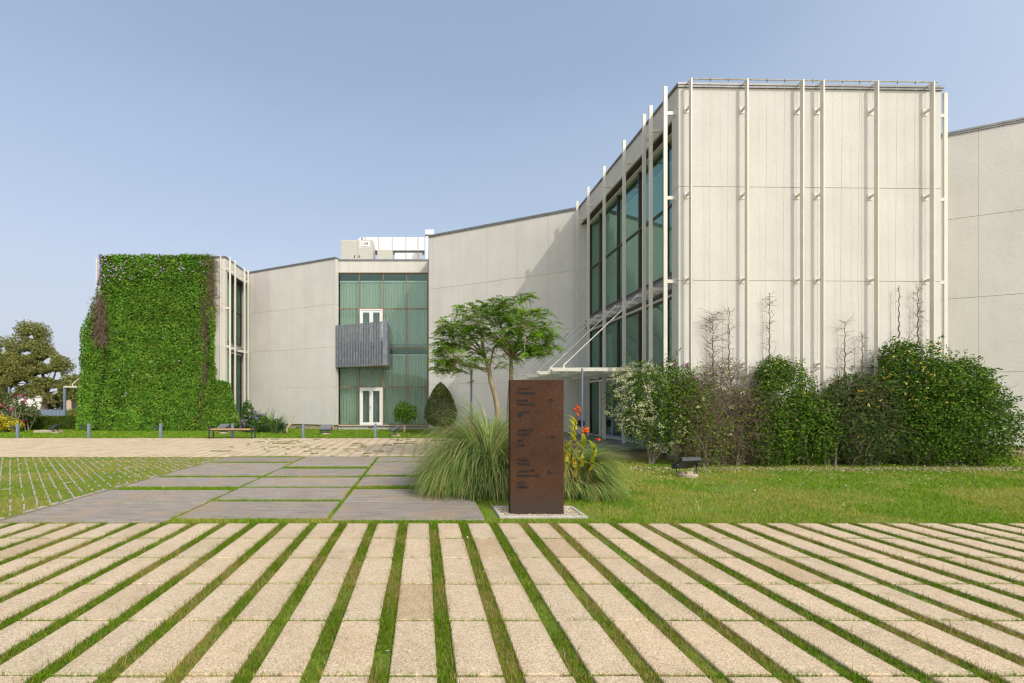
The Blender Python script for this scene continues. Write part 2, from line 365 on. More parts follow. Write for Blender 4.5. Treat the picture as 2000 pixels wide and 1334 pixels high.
def ribbons(P, az, e0, e1, L, W, C, K=5, pw=1.4, r=rng, avoid=None):
    """arching blades: roots P, heading az, elevation from e0 to e1 (radians) along length L"""
    n = len(P); h = np.stack([np.cos(az), np.sin(az), np.zeros(n)], 1); side = np.stack([-np.sin(az), np.cos(az), np.zeros(n)], 1)
    p = P.copy(); vs = []; cs = []
    for k in range(K + 1):
        t = k / K; w_ = W * (1 - t) ** 0.6 if k < K else W * 0.08
        vs += [p - side * w_[:, None] / 2, p + side * w_[:, None] / 2]; cs += [C, C]
        e = e0 + (e1 - e0) * t ** pw
        p = p + (h * np.cos(e)[:, None] + np.array([0, 0, 1.0]) * np.sin(e)[:, None]) * (L / K)[:, None]
    V = np.stack(vs, 1).reshape(-1, 3); C2 = np.stack(cs, 1).reshape(-1, 3)
    st = 2 * (K + 1); i = np.arange(n)[:, None] * st
    Fs = np.concatenate([np.concatenate([i + 2 * k, i + 2 * k + 1, i + 2 * k + 3, i + 2 * k + 2], 1) for k in range(K)])
    if avoid is not None:
        b = avoid(V.reshape(n, st, 3)).any(1); Fs = Fs.reshape(K, n, 4)[:, ~b].reshape(-1, 4)
    return (V, Fs), C2
def blades(P, H, W, C, lean=0.5, r=rng):
    """one-triangle grass blades"""
    n = len(P); a = r.random(n) * 2 * np.pi; s = np.stack([np.cos(a), np.sin(a), np.zeros(n)], 1)
    b = r.random(n) * 2 * np.pi; q = r.random(n) * lean
    tip = P + np.stack([np.cos(b) * q * H, np.sin(b) * q * H, H], 1)
    V = np.stack([P - s * W[:, None] / 2, P + s * W[:, None] / 2, tip], 1).reshape(-1, 3)
    return (V, np.arange(n * 3).reshape(-1, 3)), np.repeat(C, 3, 0)
# ---------------------------------------------------------------- the setting: ground, paving, lawns
m = MB(); m.box(-900, 900, -300, 2200, -0.6, -0.02); tag(m.build('ground', M['earth']), kind='structure')
m = MB(); m.box(-45, 45, -12, 60, -0.02, 0.0); tag(m.build('soil', M['soil']), kind='structure')
ROW = 0.628; PITCH = 0.3905; GAP = 0.112; Y_EDGE = 5.63
x_first = (954 - CX) * 5.63 / F                              # left edge of one grass joint
joints = [x_first + PITCH * i for i in range(-22, 45)]
r_t = np.random.default_rng(3)
m = MB()
rows = [Y_EDGE - ROW * i for i in range(0, 10)]
for xj in joints:
    a, b = xj + GAP, xj + PITCH
    for yb in rows:
        v = 0.96 + 0.07 * r_t.random(); wv = (r_t.random() - 0.5) * 0.03
        m.cc = (v + wv, v, v - wv)
        if r_t.random() < 0.04: m.cc = (0.85, 0.81, 0.75)
        j = (r_t.random(4) - 0.5) * 0.008
        m.bev(a + j[0], b + j[1], yb - ROW + 0.010 + j[2], yb - 0.010 + j[3], -0.05, 0.024 + (r_t.random() - 0.5) * 0.005, 0.006)
tag(m.build('paving', M['tile'], tint=True), kind='structure')
# lawn sheets
m = MB(); m.box(-14, 30, -3, 12.6, -0.02, 0.004); m.box(0.95, 30, 12.6, 19.2, -0.02, 0.004); tag(m.build('lawn', M['lawn']), kind='structure')
m = MB(); m.box(-40, 7.0, 19.2, 32, -0.02, 0.006); tag(m.build('far_lawn', M['far_lawn']), kind='structure')
# dark stone slabs in three columns
cols_x = [(-5.60, -3.43), (-3.37, -1.31), (-1.25, 0.845)]
rows_y = [[(5.66, 6.69), (6.72, 7.75), (8.07, 9.05), (9.27, 10.25), (10.29, 11.25), (11.45, 12.40)],
          [(5.87, 6.86), (7.0, 7.96), (8.07, 9.03), (9.24, 10.26), (10.59, 11.55), (11.60, 12.58)],
          [(5.78, 6.82), (6.85, 7.83), (8.17, 9.15), (9.38, 10.36), (10.38, 11.36), (11.48, 12.43)]]
m = MB()
for (a, b), rr in zip(cols_x, rows_y):
    for (c, d) in rr:
        v = 0.86 + 0.24 * r_t.random(); m.cc = (v * 1.01, v, v * (0.97 + 0.05 * r_t.random())); z = 0.026 + 0.006 * r_t.random()
        m.bev(a, b, c, d, -0.05, z, 0.008)
slabs = m.build('path', M['slate'], tint=True); tag(slabs, kind='structure')
# pale plaza: tiles with flush concrete strips between them
m = MB(); m.cc = (0.84, 0.84, 0.84); m.box(-42, 4.4, 12.62, 19.18, -0.05, 0.012)
for i in range(-108, 10):
    xj = x_first + PITCH * i
    for k in range(10):
        yb = 12.65 + 0.65 * k; v = 1.0 + 0.16 * r_t.random(); m.cc = (v * 0.97, v * 1.0, v * 1.0)
        m.bev(xj + GAP, xj + PITCH, yb + 0.012, yb + 0.64, -0.04, 0.018 + 0.004 * r_t.random(), 0.004)
tag(m.build('plaza', M['tile'], tint=True), kind='structure')
# grass-filled concrete grid paving
m = MB(); m.box(-40, -5.62, 5.2, 12.6, -0.02, 0.008); tag(m.build('parking_turf', M['lawn']), kind='structure')
m = MB(); r_g = np.random.default_rng(5)
gd = Vector((-0.692, 0.722)); gn = Vector((0.722, 0.692))        # the grid lies diagonally to the slabs
for i in range(-70, 32):
    o_ = gn * (0.153 * i); t = -16.0 + 0.2 * r_g.random()
    while t < 24.0:
        L = 0.05 + 0.10 * r_g.random(); p = o_ + gd * t; e = o_ + gd * (t + L)
        if -22 < e.x and p.x < -5.80 and p.y > 5.75 and e.y < 12.56:
            cov = fbm(np.array([p.x * 1.3]), np.array([p.y * 1.3]), 1.2)[0]; h_ = 0.012 + 0.006 * r_g.random()
            if r_g.random() < 0.74 - 1.5 * max(0, cov - 0.50): j = gn * ((r_g.random() - .5) * 0.012); m.seg(p + j, e + j, -0.012, 0.012, 0, 0.018 + h_ * 0.6)
            if r_g.random() < 0.008: m.seg(p + gn * 0.02, p + gn * 0.135, -0.012, 0.012, 0, 0.022)
        t += L + 0.012 + 0.05 * r_g.random() ** 2
y = 5.7
while y < 12.5:
    if r_g.random() < 0.5: y += 0.2; continue
    L = 0.10 + 0.12 * r_g.random(); m.box(-5.80 + (r_g.random() - .5) * 0.05, -5.72, y, y + L, 0, 0.024); y += L + 0.05 + 0.08 * r_g.random()
tag(m.build('grid_paving', M['grid']), kind='structure')
m = MB(); m.box(-5.72, -5.60, 5.66, 12.6, -0.02, 0.016); tag(m.build('soil_strip', M['soil']), kind='structure')

# grass that nobody could count
GREEN = [(0.155, 0.31, 0.008), (0.24, 0.37, 0.012), (0.095, 0.225, 0.010), (0.40, 0.38, 0.05), (0.50, 0.41, 0.15)]
def turf_cols(P, r, dry=0.0, seed=0.0):
    n = len(P); a = fbm(P[:, 0] + seed, P[:, 1] + seed, 0.9); b = fbm(P[:, 0] * 3 + seed, P[:, 1] * 1.2, 1.0)
    d = np.clip((a - 0.56 + dry) * 4, 0, 1)[:, None] * (0.5 + 0.5 * b[:, None])
    g = palette(n, GREEN[:3], [5, 3, 3], 0.3, r); y = palette(n, GREEN[3:], [3, 2], 0.25, r)
    pick = (r.random((n, 1)) < d * 0.95 + 0.07); return np.where(pick, y, g)
r = np.random.default_rng(21)
PP = []
for xj in joints:                                            # long strips between the paving tiles
    n = int(4.2 * GAP * 11500); y = 1.9 + r.random(n) * 3.75; sp_ = 0.004 + 0.022 * fbm(y * 2.2 + xj * 5, y * 0 + xj, 1.4); x = xj - sp_ + r.random(n) * (GAP + 2 * sp_)
    k = np.abs(x) < 0.30 + y * 1.62; PP.append(np.stack([x[k], y[k], np.zeros(k.sum())], 1))
P = np.concatenate(PP)
bare = fbm(P[:, 0] * 1.5, P[:, 1] * 1.5, 1.3); P = P[r.random(len(P)) < np.clip(1.25 - np.clip((bare - 0.58) * 6, 0, 0.95), 0, 1)]
H = 0.026 + 0.026 * r.random(len(P)); H[r.random(len(P)) < 0.02] *= 1.9
A, CA = blades(P, H, 0.0035 + 0.0035 * r.random(len(P)), turf_cols(P * np.array([2.6, 2.2, 1]), r, 0.13, 3.3) * np.array([0.80, 0.70, 0.95]), 1.0, r)
PP = []                                                       # thin cross joints
for yb in rows[:-3]:
    n = 7000; x = -6 + 15 * r.random(n); keep = fbm(x * 3, np.full(n, yb * 7), 1.4) > 0.36; x = x[keep]
    PP.append(np.stack([x, yb + (r.random(len(x)) - 0.5) * 0.03, np.full(len(x), 0.005)], 1))
P = np.concatenate(PP); B_, CB = blades(P, 0.022 + 0.022 * r.random(len(P)), 0.003 + 0.003 * r.random(len(P)), turf_cols(P, r, 0.08, 8.1), 1.1, r)
tag(np_mesh('joint_grass', [A, B_], M['blade'], cols=[CA, CB]), 'short green and straw coloured grass growing in the joints of the pale paving', 'grass', kind='stuff')
# slab joints
PP = []
for (a, b), rr in zip(cols_x, rows_y):
    ys = [rr[0][0] - 0.08 if rr is not rows_y[0] else rr[0][0] - 0.02]
    ed = [(5.63, rr[0][0])] + [(rr[i][1], rr[i + 1][0]) for i in range(5)] + [(rr[5][1], 12.62)]
    for (c, d) in ed:
        if d - c < 0.02: continue
        n = int((b - a) * (d - c) * (6000 if d - c > 0.06 else 2500)); PP.append(np.stack([a + r.random(n) * (b - a), c + r.random(n) * (d - c), np.zeros(n)], 1))
for x in (-3.40, -1.28):
    n = 2600; y = 5.7 + 6.9 * r.random(n); k = fbm(y * 2, np.full(n, x), 1.2) > 0.40; PP.append(np.stack([x + (r.random(k.sum()) - .5) * 0.075, y[k], np.zeros(k.sum())], 1))
P = np.concatenate(PP); A, CA = blades(P, 0.03 + 0.03 * r.random(len(P)), 0.006 + 0.005 * r.random(len(P)), turf_cols(P, r, 0.04, 5.5), 1.0, r)
tag(np_mesh('slab_grass', [A], M['blade'], cols=[CA]), 'green grass strips growing between the dark stone slabs', 'grass', kind='stuff')
PP = []
for k in range(10):                                            # tufts in the plaza joints
    n = 2600; x = -7 + 10 * r.random(n); yb = 12.65 + 0.65 * k; kp = (fbm(x * 1.6, np.full(n, yb * 5), 1.5) > 0.60); PP.append(np.stack([x[kp], yb + (r.random(kp.sum()) - .5) * 0.03, np.full(kp.sum(), 0.01)], 1))
P = np.concatenate(PP); A, CA = blades(P, 0.03 + 0.03 * r.random(len(P)), 0.012 + 0.01 * r.random(len(P)), turf_cols(P, r, 0.1, 2.5) * 0.6, 0.8, r)
tag(np_mesh('plaza_grass', [A], M['blade'], cols=[CA]), 'sparse dark tufts in the joints of the pale plaza', 'grass', kind='stuff')
# lawn on the right, parking turf on the left
def scatter(x0, x1, y0, y1, n, wmul, seed, dry, hole=None):
    u = r.random(n); y = 1 / (1 / y0 + (1 / y1 - 1 / y0) * u)        # denser near the viewer
    x = x0 + (x1 - x0) * r.random(n); P = np.stack([x, y, np.full(n, 0.002)], 1)
    if hole is not None: P = P[hole(P)]
    q = P[:, 1] / 6.0
    pt = fbm(P[:, 0] * 0.8 + seed, P[:, 1] * 1.6, 1.0); P = P[r.random(len(P)) < np.clip(1.35 - np.clip((pt - 0.66) * 9, 0, 1.1), 0, 1)]; q = P[:, 1] / 6.0
    return blades(P, (0.028 + 0.03 * r.random(len(P))) * wmul, (0.005 + 0.005 * r.random(len(P))) * q * wmul, turf_cols(P, r, dry, seed), 1.0, r)
hole = lambda P: ~((P[:, 0] > 0.95) & (P[:, 0] < 2.42) & (P[:, 1] > 5.86) & (P[:, 1] < 6.6)) & (P[:, 0] > np.where(P[:, 1] < 12.6, 0.85, 0.9)) & ((P[:, 1] < 12.1) | (P[:, 0] < 4.4) | (P[:, 0] > 7))
A, CA = scatter(0.85, 20, 5.64, 13.5, 170000, 1.0, 2.7, 0.14, hole)
tag(np_mesh('lawn_grass', [A], M['blade'], cols=[CA]), 'mown green lawn with straw patches in front of the flowering shrubs', 'grass', kind='stuff')
A, CA = scatter(-20, -5.75, 5.9, 12.5, 115000, 0.75, 7.7, 0.20); CA = np.clip(CA * np.array([1.22, 0.94, 1.2]), 0, 1)
tag(np_mesh('parking_grass', [A], M['blade'], cols=[CA]), 'tufty grass filling the concrete grid paving of the parking area', 'grass', kind='stuff')
A, CA = scatter(-26, 6.9, 19.25, 27.8, 60000, 1.15, 12.2, -0.03)
tag(np_mesh('back_lawn_grass', [A], M['blade'], cols=[CA]), 'strip of green lawn between the plaza and the white building', 'grass', kind='stuff')
# fallen petals and dry leaves on the lawn
n = 420; P = np.stack([3.5 + 11 * r.random(n), 6.2 + 4.6 * np.sqrt(r.random(n)), np.full(n, 0.045)], 1)
N = unit(r.normal(0, 0.5, (n, 3)) + np.array([0, 0, 1.0])); A, CA = leaves(P, N, r.normal(0, 1, (n, 3)), 0.02 + 0.03 * r.random(n), 0.02 + 0.012 * r.random(n), palette(n, [(0.75, 0.70, 0.58), (0.5, 0.36, 0.18)], [3, 2], 0.2, r))
n = 1500; P = np.stack([5 + 9.6 * r.random(n), 9.7 + 0.75 * r.random(n) ** 0.6, np.full(n, 0.035)], 1)
N = unit(r.normal(0, 0.6, (n, 3)) + np.array([0, 0, 1.0])); B_, CB = leaves(P, N, r.normal(0, 1, (n, 3)), 0.03 + 0.035 * r.random(n), 0.02 + 0.015 * r.random(n), palette(n, [(0.62, 0.52, 0.36), (0.35, 0.24, 0.13), (0.72, 0.66, 0.5)], [2, 2, 1], 0.25, r))
n = 26; P = np.stack([-4.5 + 10 * r.random(n), 2.4 + 4 * r.random(n), np.full(n, 0.045)], 1)
N = unit(r.normal(0, 0.4, (n, 3)) + np.array([0, 0, 1.0])); D_, CD = leaves(P, N, r.normal(0, 1, (n, 3)), 0.025 + 0.02 * r.random(n), 0.018, palette(n, [(0.75, 0.70, 0.58), (0.45, 0.05, 0.22), (0.5, 0.36, 0.1)], [3, 1, 2], 0.2, r))
tag(np_mesh('leaf_litter', [A, B_, D_], M['petal'], cols=[CA, CB, CD]), 'pale fallen petals and dry leaves strewn over lawn and paving', 'leaf litter', kind='stuff')
# distant hills all round (seen mirrored in the glazing) and low behind the trees
def ridge(name, y0, x0, x1, h, depth, seed):
    n = 60; xs = np.linspace(x0, x1, n); hh = h * (0.35 + 0.9 * fbm(xs / 60 + seed, xs * 0, 1.0)); V = []; Fc = []
    for k, (f, d) in enumerate(((0, 0), (0.55, 0.35), (1.0, 0.7), (0.6, 1.0), (0, 1.3))):
        V += [(x, y0 + d * depth, -0.5 + f * q) for x, q in zip(xs, hh)]
    for k in range(4): Fc += [(k * n + i, k * n + i + 1, (k + 1) * n + i + 1, (k + 1) * n + i) for i in range(n - 1)]
    me = bpy.data.meshes.new(name); me.from_pydata(V, [], Fc); me.update()
    tag(link(name, me, M['earth'], None, True), kind='structure')
ridge('hills', -230, -420, 420, 34, -90, 2.0)
ridge('hills', 1100, -1500, 1200, 26, 200, 5.0)
# ---------------------------------------------------------------- the building
ROOF = 10.1; SEAMS = [0.30, 2.53, 4.86, 7.36, 10.03]
bld = empty('building', (0, 22, 0), 'angular white museum building with sloping rooflines, green glass bays and slender cream steel fins', 'building')
bld['label'] = 'angular white concrete building with tall green glass bays and slender cream steel fins'
def tint(v, w_=0): return (v + w_, v, v - w_)
r_w = np.random.default_rng(9)
def panel_wall(name, p0, p1, cuts, z=SEAMS, thick=0.30, odd=None, ends=(0, 0)):
    """wall from p0 to p1 (outside to the right of travel), cut into panels at distances `cuts`"""
    p0 = Vector(p0); p1 = Vector(p1); L = (p1 - p0).length; t = (p1 - p0) / L
    cs = [0] + [c for c in cuts if 0.05 < c < L - 0.05] + [L]
    m = MB(); g = MB()
    for i in range(len(cs) - 1):
        for k in range(len(z) - 1):
            a = cs[i] + (0.0025 if i else 0); b = cs[i + 1] - (0.0025 if i < len(cs) - 2 else 0)
            v = 0.985 + 0.03 * r_w.random(); m.cc = tint(v, 0.004 * (r_w.random() - 0.5))
            if odd and (i, k) in odd: m.cc = odd[(i, k)]
            m.seg(p0 + t * a, p0 + t * b, 0.0, thick, z[k] + (0.007 if k else 0), z[k + 1] - 0.007)
    o = m.build(name, M['stucco'], bld, tint=True)
    g.seg(p0 + t * 0.02, p1 - t * 0.02, 0.014, thick - 0.02, z[0] + 0.02, z[-1] - 0.02); g.build('seam', M['seam'], o)
    p = MB(); p.seg(p0 + t * 0.10, p1 - t * 0.10, 0.09, thick + 0.02, -0.05, z[0] + 0.012); p.build('plinth', M['plinth'], o)
    return o
def coping(pts, parent=bld):
    m = MB()
    for a, b in zip(pts[:-1], pts[1:]):
        a = Vector(a); b = Vector(b); t = (b - a).normalized() * 0.03
        m.seg(a - t, b + t, -0.05, 0.34, ROOF - 0.055, ROOF + 0.004 * random.random())
        m.seg(a - t, b + t, -0.035, -0.004, ROOF - 0.11, ROOF - 0.055)
    return m.build('coping', M['coping'], parent)
def along(p0, p1, pxs):                                      # distances along a wall where the photograph shows its joints
    p0 = Vector(p0); p1 = Vector(p1); d = p1 - p0; L = d.length; out_ = []
    for x in pxs:
        k = (x - CX) / F; s = (k * p0.y - p0.x) / (d.x - k * d.y); out_.append(s * L)
    return out_
GX = 7.2; FX = 6.82                                          # glass plane and wall face of the big block's left side
B0, B1 = (0.34, 21.87), (7.5, 18.33)
D0, D1 = (-11.45, 28.05), (-5.08, 25.1)
E0, E1 = (-18.7, 24.95), (-11.45, 24.95)
R0, R1 = (FX, 11.45), (13.96, 11.58)
f_dir = Vector((1.44, -0.73)).normalized(); f_o = Vector((16.51, 13.56))
F0 = f_o - f_dir * 3.2; F1 = f_o + f_dir * 7.5
wB = panel_wall('wall', B0, B1, along(B0, B1, [845, 896, 950.5, 1009, 1071, 1128]))
dD = (Vector(D1) - Vector(D0)).normalized(); D0 = tuple(Vector(D0) - dD * 0.75)
wD = panel_wall('wall', D0, D1, along(D0, D1, [495.7, 526, 559, 594, 630]), odd={(1, 3): (0.96, 0.90, 0.94), (1, 2): (0.985, 0.95, 0.965)})
wE = panel_wall('wall', E0, E1, [1.5, 3.0, 4.5, 6.0])
wR = panel_wall('wall', R0, R1, along(R0, R1, [1353, 1443.5, 1555, 1597, 1683, 1705, 1807]))
wF = panel_wall('wall', F0, F1, along(F0, F1, [1911, 2060]))
# returns
m = MB(); m.cc = (1, 1, 1)
for k in range(4):
    m.box(0.34, 0.64, 22.02, 26.2, SEAMS[k] + (0.008 if k else 0), SEAMS[k + 1] - 0.008)      # return of the middle wall into the window bay
    m.box(-5.38, -5.08, 25.25, 26.2, SEAMS[k] + (0.008 if k else 0), SEAMS[k + 1] - 0.008)
    m.box(13.66, 13.96, 11.88, 14.95, SEAMS[k] + (0.008 if k else 0), SEAMS[k + 1] - 0.008)
    m.box(-18.70, -18.40, 25.25, 32.0, SEAMS[k] + (0.008 if k else 0), SEAMS[k + 1] - 0.008)
m.each('return_wall', M['stucco'], bld)
m = MB(); m.box(0.43, 0.66, 21.95, 26.2, -0.05, 0.31); m.box(-5.40, -5.17, 25.2, 26.2, -0.05, 0.31); m.box(13.6, 13.88, 11.7, 14.9, -0.05, 0.31)
m.box(-18.6, -18.35, 25.3, 32, -0.05, 0.31); m.each('plinth', M['plinth'], bld)
coping([E0, E1]); coping([(-11.45, 28.05), D1]); coping([B0, (FX, 18.665)]); coping([R0, R1]); coping([F0, F1])
# bay fascia between the two white walls, fascias over the side glazing
def fascia(x0, x1, y0, y1, cuts, vert):
    m = MB(); o_ = [0] + cuts + [1]
    for a, b in zip(o_[:-1], o_[1:]):
        m.cc = tint(0.985 + 0.03 * r_w.random())
        if vert: m.box(x0, x1, y0 + (y1 - y0) * a + 0.003, y0 + (y1 - y0) * b - 0.003, 9.32, 10.04)
        else: m.box(x0 + (x1 - x0) * a + 0.003, x0 + (x1 - x0) * b - 0.003, y0, y1, 9.32, 10.04)
    return m.build('fascia', M['stucco'], bld, tint=True)
fascia(-5.08, 0.34, 25.5, 25.9, [0.13, 0.40, 0.66, 0.91], False)
fascia(FX, GX + 0.15, 11.75, 18.62, [0.2, 0.42, 0.64, 0.86], True)
fascia(-11.95, -11.45, 25.25, 28.0, [0.5], True)
m = MB(); m.box(-5.12, 0.36, 25.46, 25.9, 10.04, 10.1); m.box(-5.1, 0.34, 25.475, 25.496, 9.99, 10.04)
m.box(FX - 0.05, FX + 0.30, 11.40, 18.70, 10.043, 10.098); m.box(-11.8, -11.40, 24.90, 28.07, 10.043, 10.098)
m.box(13.70, 14.01, 11.53, 14.95, 10.043, 10.098); m.box(-18.75, -18.40, 24.90, 32, 10.043, 10.098)
m.each('coping', M['coping'], bld)
m = MB(); m.box(FX + 0.06, GX - 0.05, 11.77, 18.60, 9.300, 9.317); m.box(-11.78, -11.50, 25.27, 27.98, 9.300, 9.317); m.each('soffit', M['dark_frame'], bld)
# roof and hidden back so that the rooms behind the glass are closed
m = MB()
roof_pts = [(-18.5, 25.2), (-11.6, 25.2), (-11.6, 28.3), (-5.0, 25.4), (-5.0, 25.8), (0.6, 25.8), (0.6, 22.1), (7.0, 18.9), (7.0, 11.7), (13.8, 11.8), (13.8, 15.2), (22.9, 10.7), (26, 18), (26, 36), (-18.5, 36)]
m.poly(roof_pts, 9.45, 9.70); m.build('roof', M['roofing'], bld)
m = MB(); m.box(-18.5, 26, 35.7, 36, 0, 9.45); m.box(-18.5, -18.2, 32, 35.7, 0, 9.45); m.box(25.7, 26, 10.7, 35.7, 0, 9.45)
m.box(12.2, 12.4, 11.9, 24.0, 0.31, 9.45)
m.box(-11.0, -5.4, 28.6, 28.8, 0.31, 9.45); m.box(-5.6, 7.6, 29.3, 29.5, 0.31, 9.45); m.box(-14.6, -14.4, 25.3, 35.7, 0.31, 9.45); m.box(8.0, 12.2, 23.0, 23.2, 0.31, 9.45)
m.each('inner_wall', M['interior'], bld)
m = MB(); m.poly([(x, y) for x, y in roof_pts], 4.80, 5.12)
m.build('floor_slab', M['interior'], bld)
m = MB(); m.poly(roof_pts, 0.02, 0.25); m.build('ground_floor', M['interior_floor'], bld)

# glazed walls -------------------------------------------------
def glazed_wall(axis, c, lo, hi, mull, levels, frame, skip=(), depth=0.10, fr=0.05):
    """axis 'x': wall spans x at y = c (seen from -y); axis 'y': spans y at x = c"""
    root = empty_part('glass_wall', bld)
    def bx(m, a, b, d0, d1, z0, z1):
        m.box(a, b, c + d0, c + d1, z0, z1) if axis == 'x' else m.box(c + d0, c + d1, a, b, z0, z1)
    edges = [lo] + list(mull) + [hi]
    m = MB()
    for e in edges: bx(m, e - fr / 2, e + fr / 2, -depth / 2, depth / 2, levels[0], levels[-1])
    m.each('mullion', M[frame], root)
    m = MB()
    for k, z in enumerate(levels):
        for a, b in zip(edges[:-1], edges[1:]):
            if (edges.index(a), k - 1) in skip and (edges.index(a), k) in skip: continue
            bx(m, a + fr / 2 + 0.001, b - fr / 2 - 0.001, -depth / 2 + 0.003, depth / 2 - 0.003, z - fr / 2, z + fr / 2)
    m.each('transom', M[frame], root)
    for i, (a, b) in enumerate(zip(edges[:-1], edges[1:])):
        for k, (z0, z1) in enumerate(zip(levels[:-1], levels[1:])):
            if (i, k) in skip: continue
            m = MB(); bx(m, a + fr / 2 + 0.001, b - fr / 2 - 0.001, -0.006, 0.006, z0 + fr / 2 + 0.001, z1 - fr / 2 - 0.001)
            m.build('pane', M['glass'], root)
    return root
def empty_part(name, parent):
    o = bpy.data.objects.new(name, None); COL.objects.link(o); o.parent = parent; o.empty_display_size = 0.2
    o.matrix_parent_inverse = Matrix.Translation(-Vector(parent.location)); return o
bay_m = [-3.75, -2.33, -0.93]
glazed_wall('x', 25.62, -5.05, 0.31, bay_m, [0.30, 2.53, 4.85, 7.19, 9.29], 'brown_frame', skip={(1, 0), (1, 2)})
big_m = [12.65, 14.23, 15.80, 17.38]
glazed_wall('y', GX, 11.79, 18.42, big_m, [5.33, 7.31, 9.29], 'dark_frame')
glazed_wall('y', GX, 11.79, 18.42, big_m, [2.55, 4.62], 'dark_frame')
glazed_wall('y', GX, 17.25, 18.42, [], [0.29, 2.45], 'dark_frame')
glazed_wall('y', -11.82, 25.28, 28.0, [26.75], [5.33, 7.31, 9.29], 'dark_frame')
glazed_wall('y', -11.82, 25.28, 28.0, [26.75], [0.3, 2.53, 4.62], 'dark_frame')
m = MB(); m.box(GX - 0.03, GX + 0.12, 11.78, 18.42, 4.72, 5.30); m.box(-11.9, -11.79, 25.27, 28.0, 4.72, 5.30)
m.box(GX - 0.06, GX + 0.1, 11.765, 11.785, 0.3, 9.3); m.box(-11.9, -11.76, 25.25, 25.275, 0.3, 9.3); m.each('spandrel', M['grey_panel'], bld)
m = MB(); m.box(GX - 0.07, GX + 0.05, 11.80, 18.40, 4.645, 4.718); m.box(GX - 0.07, GX + 0.05, 11.80, 18.40, 2.45, 2.53); m.box(-11.88, -11.75, 25.30, 27.98, 4.645, 4.718)
m.box(GX - 0.12, GX + 0.05, 17.10, 17.25, 0.29, 2.45); m.box(GX - 0.14, GX + 0.1, 11.80, 18.40, 9.22, 9.26)
m.each('frame', M['fin'], bld)
m = MB(); m.box(-5.06, 0.33, 25.42, 25.66, 0.22, 0.275); m.box(-5.0, 0.42, 25.52, 25.9, -0.05, 0.215); m.each('sill', M['concrete'], bld)
# double doors in the bay
def double_door(x0, x1, y, z0, z1):
    m = MB(); f = 0.075
    m.box(x0, x0 + f, y - 0.06, y + 0.06, z0, z1); m.box(x1 - f, x1, y - 0.06, y + 0.06, z0, z1); m.box(x0 + f, x1 - f, y - 0.06, y + 0.06, z1 - f, z1)
    d = m.build('door', M['white_paint'], bld)
    mid = (x0 + x1) / 2
    for a, b in ((x0 + f + 0.004, mid - 0.003), (mid + 0.003, x1 - f - 0.004)):
        m = MB(); s_ = 0.105; zt = z1 - f - 0.01
        m.box(a, a + s_, y - 0.035, y + 0.035, z0 + 0.01, zt); m.box(b - s_, b, y - 0.035, y + 0.035, z0 + 0.01, zt)
        m.box(a + s_, b - s_, y - 0.035, y + 0.035, zt - 0.11, zt); m.box(a + s_, b - s_, y - 0.035, y + 0.035, z0 + 0.01, z0 + 0.15)
        m.build('leaf', M['white_paint'], d)
        m = MB(); m.box(a + s_, b - s_, y - 0.006, y + 0.006, z0 + 0.15, zt - 0.11); m.build('pane', M['clear_glass'], d)
    m = MB(); m.box(mid - 0.075, mid - 0.045, y - 0.05, y - 0.036, z0 + 0.92, z0 + 1.12); m.tube([(mid - 0.06, y - 0.085, z0 + 1.05), (mid - 0.17, y - 0.085, z0 + 1.05)], 0.011, 8); m.tube([(mid - 0.06, y - 0.05, z0 + 1.05), (mid - 0.06, y - 0.09, z0 + 1.05)], 0.011, 8)
    m.build('handle', M['galv'], d)
double_door(-3.72, -2.36, 25.60, 0.28, 2.50); double_door(-3.72, -2.36, 25.60, 5.14, 7.16)
# entrance doors under the canopy
ent = empty_part('entrance', bld)
ys = [17.08, 16.25, 15.43, 14.6, 13.75, 12.9, 11.85]
for a, b in zip(ys[1:], ys[:-1]):
    m = MB(); m.box(GX - 0.04, GX + 0.04, a + 0.004, a + 0.075, 0.29, 2.40); m.box(GX - 0.04, GX + 0.04, b - 0.075, b - 0.004, 0.29, 2.40)
    m.box(GX - 0.035, GX + 0.035, a + 0.075, b - 0.075, 2.31, 2.40); m.box(GX - 0.035, GX + 0.035, a + 0.075, b - 0.075, 0.29, 0.38)
    d = m.build('door_leaf', M['blue_metal'], ent)
    m = MB(); m.box(GX - 0.006, GX + 0.006, a + 0.075, b - 0.075, 0.38, 2.31); m.build('pane', M['glass'], ent)
m = MB(); m.box(4.6, GX + 0.3, 12.2, 18.3, 0.22, 0.29); m.build('terrace', M['terrace'], bld)
m = MB(); m.box(4.68, GX + 0.2, 12.28, 18.3, -0.05, 0.218); m.build('step', M['plinth'], bld)
m = MB(); m.box(GX - 0.30, GX - 0.055, 11.9, 18.3, 0.291, 0.305); m.build('threshold', M['concrete'], bld)
# corner block under the wall end
m = MB(); m.box(6.90, 7.4, 11.56, 12.2, -0.05, 0.31); m.build('plinth', M['plinth'], bld)

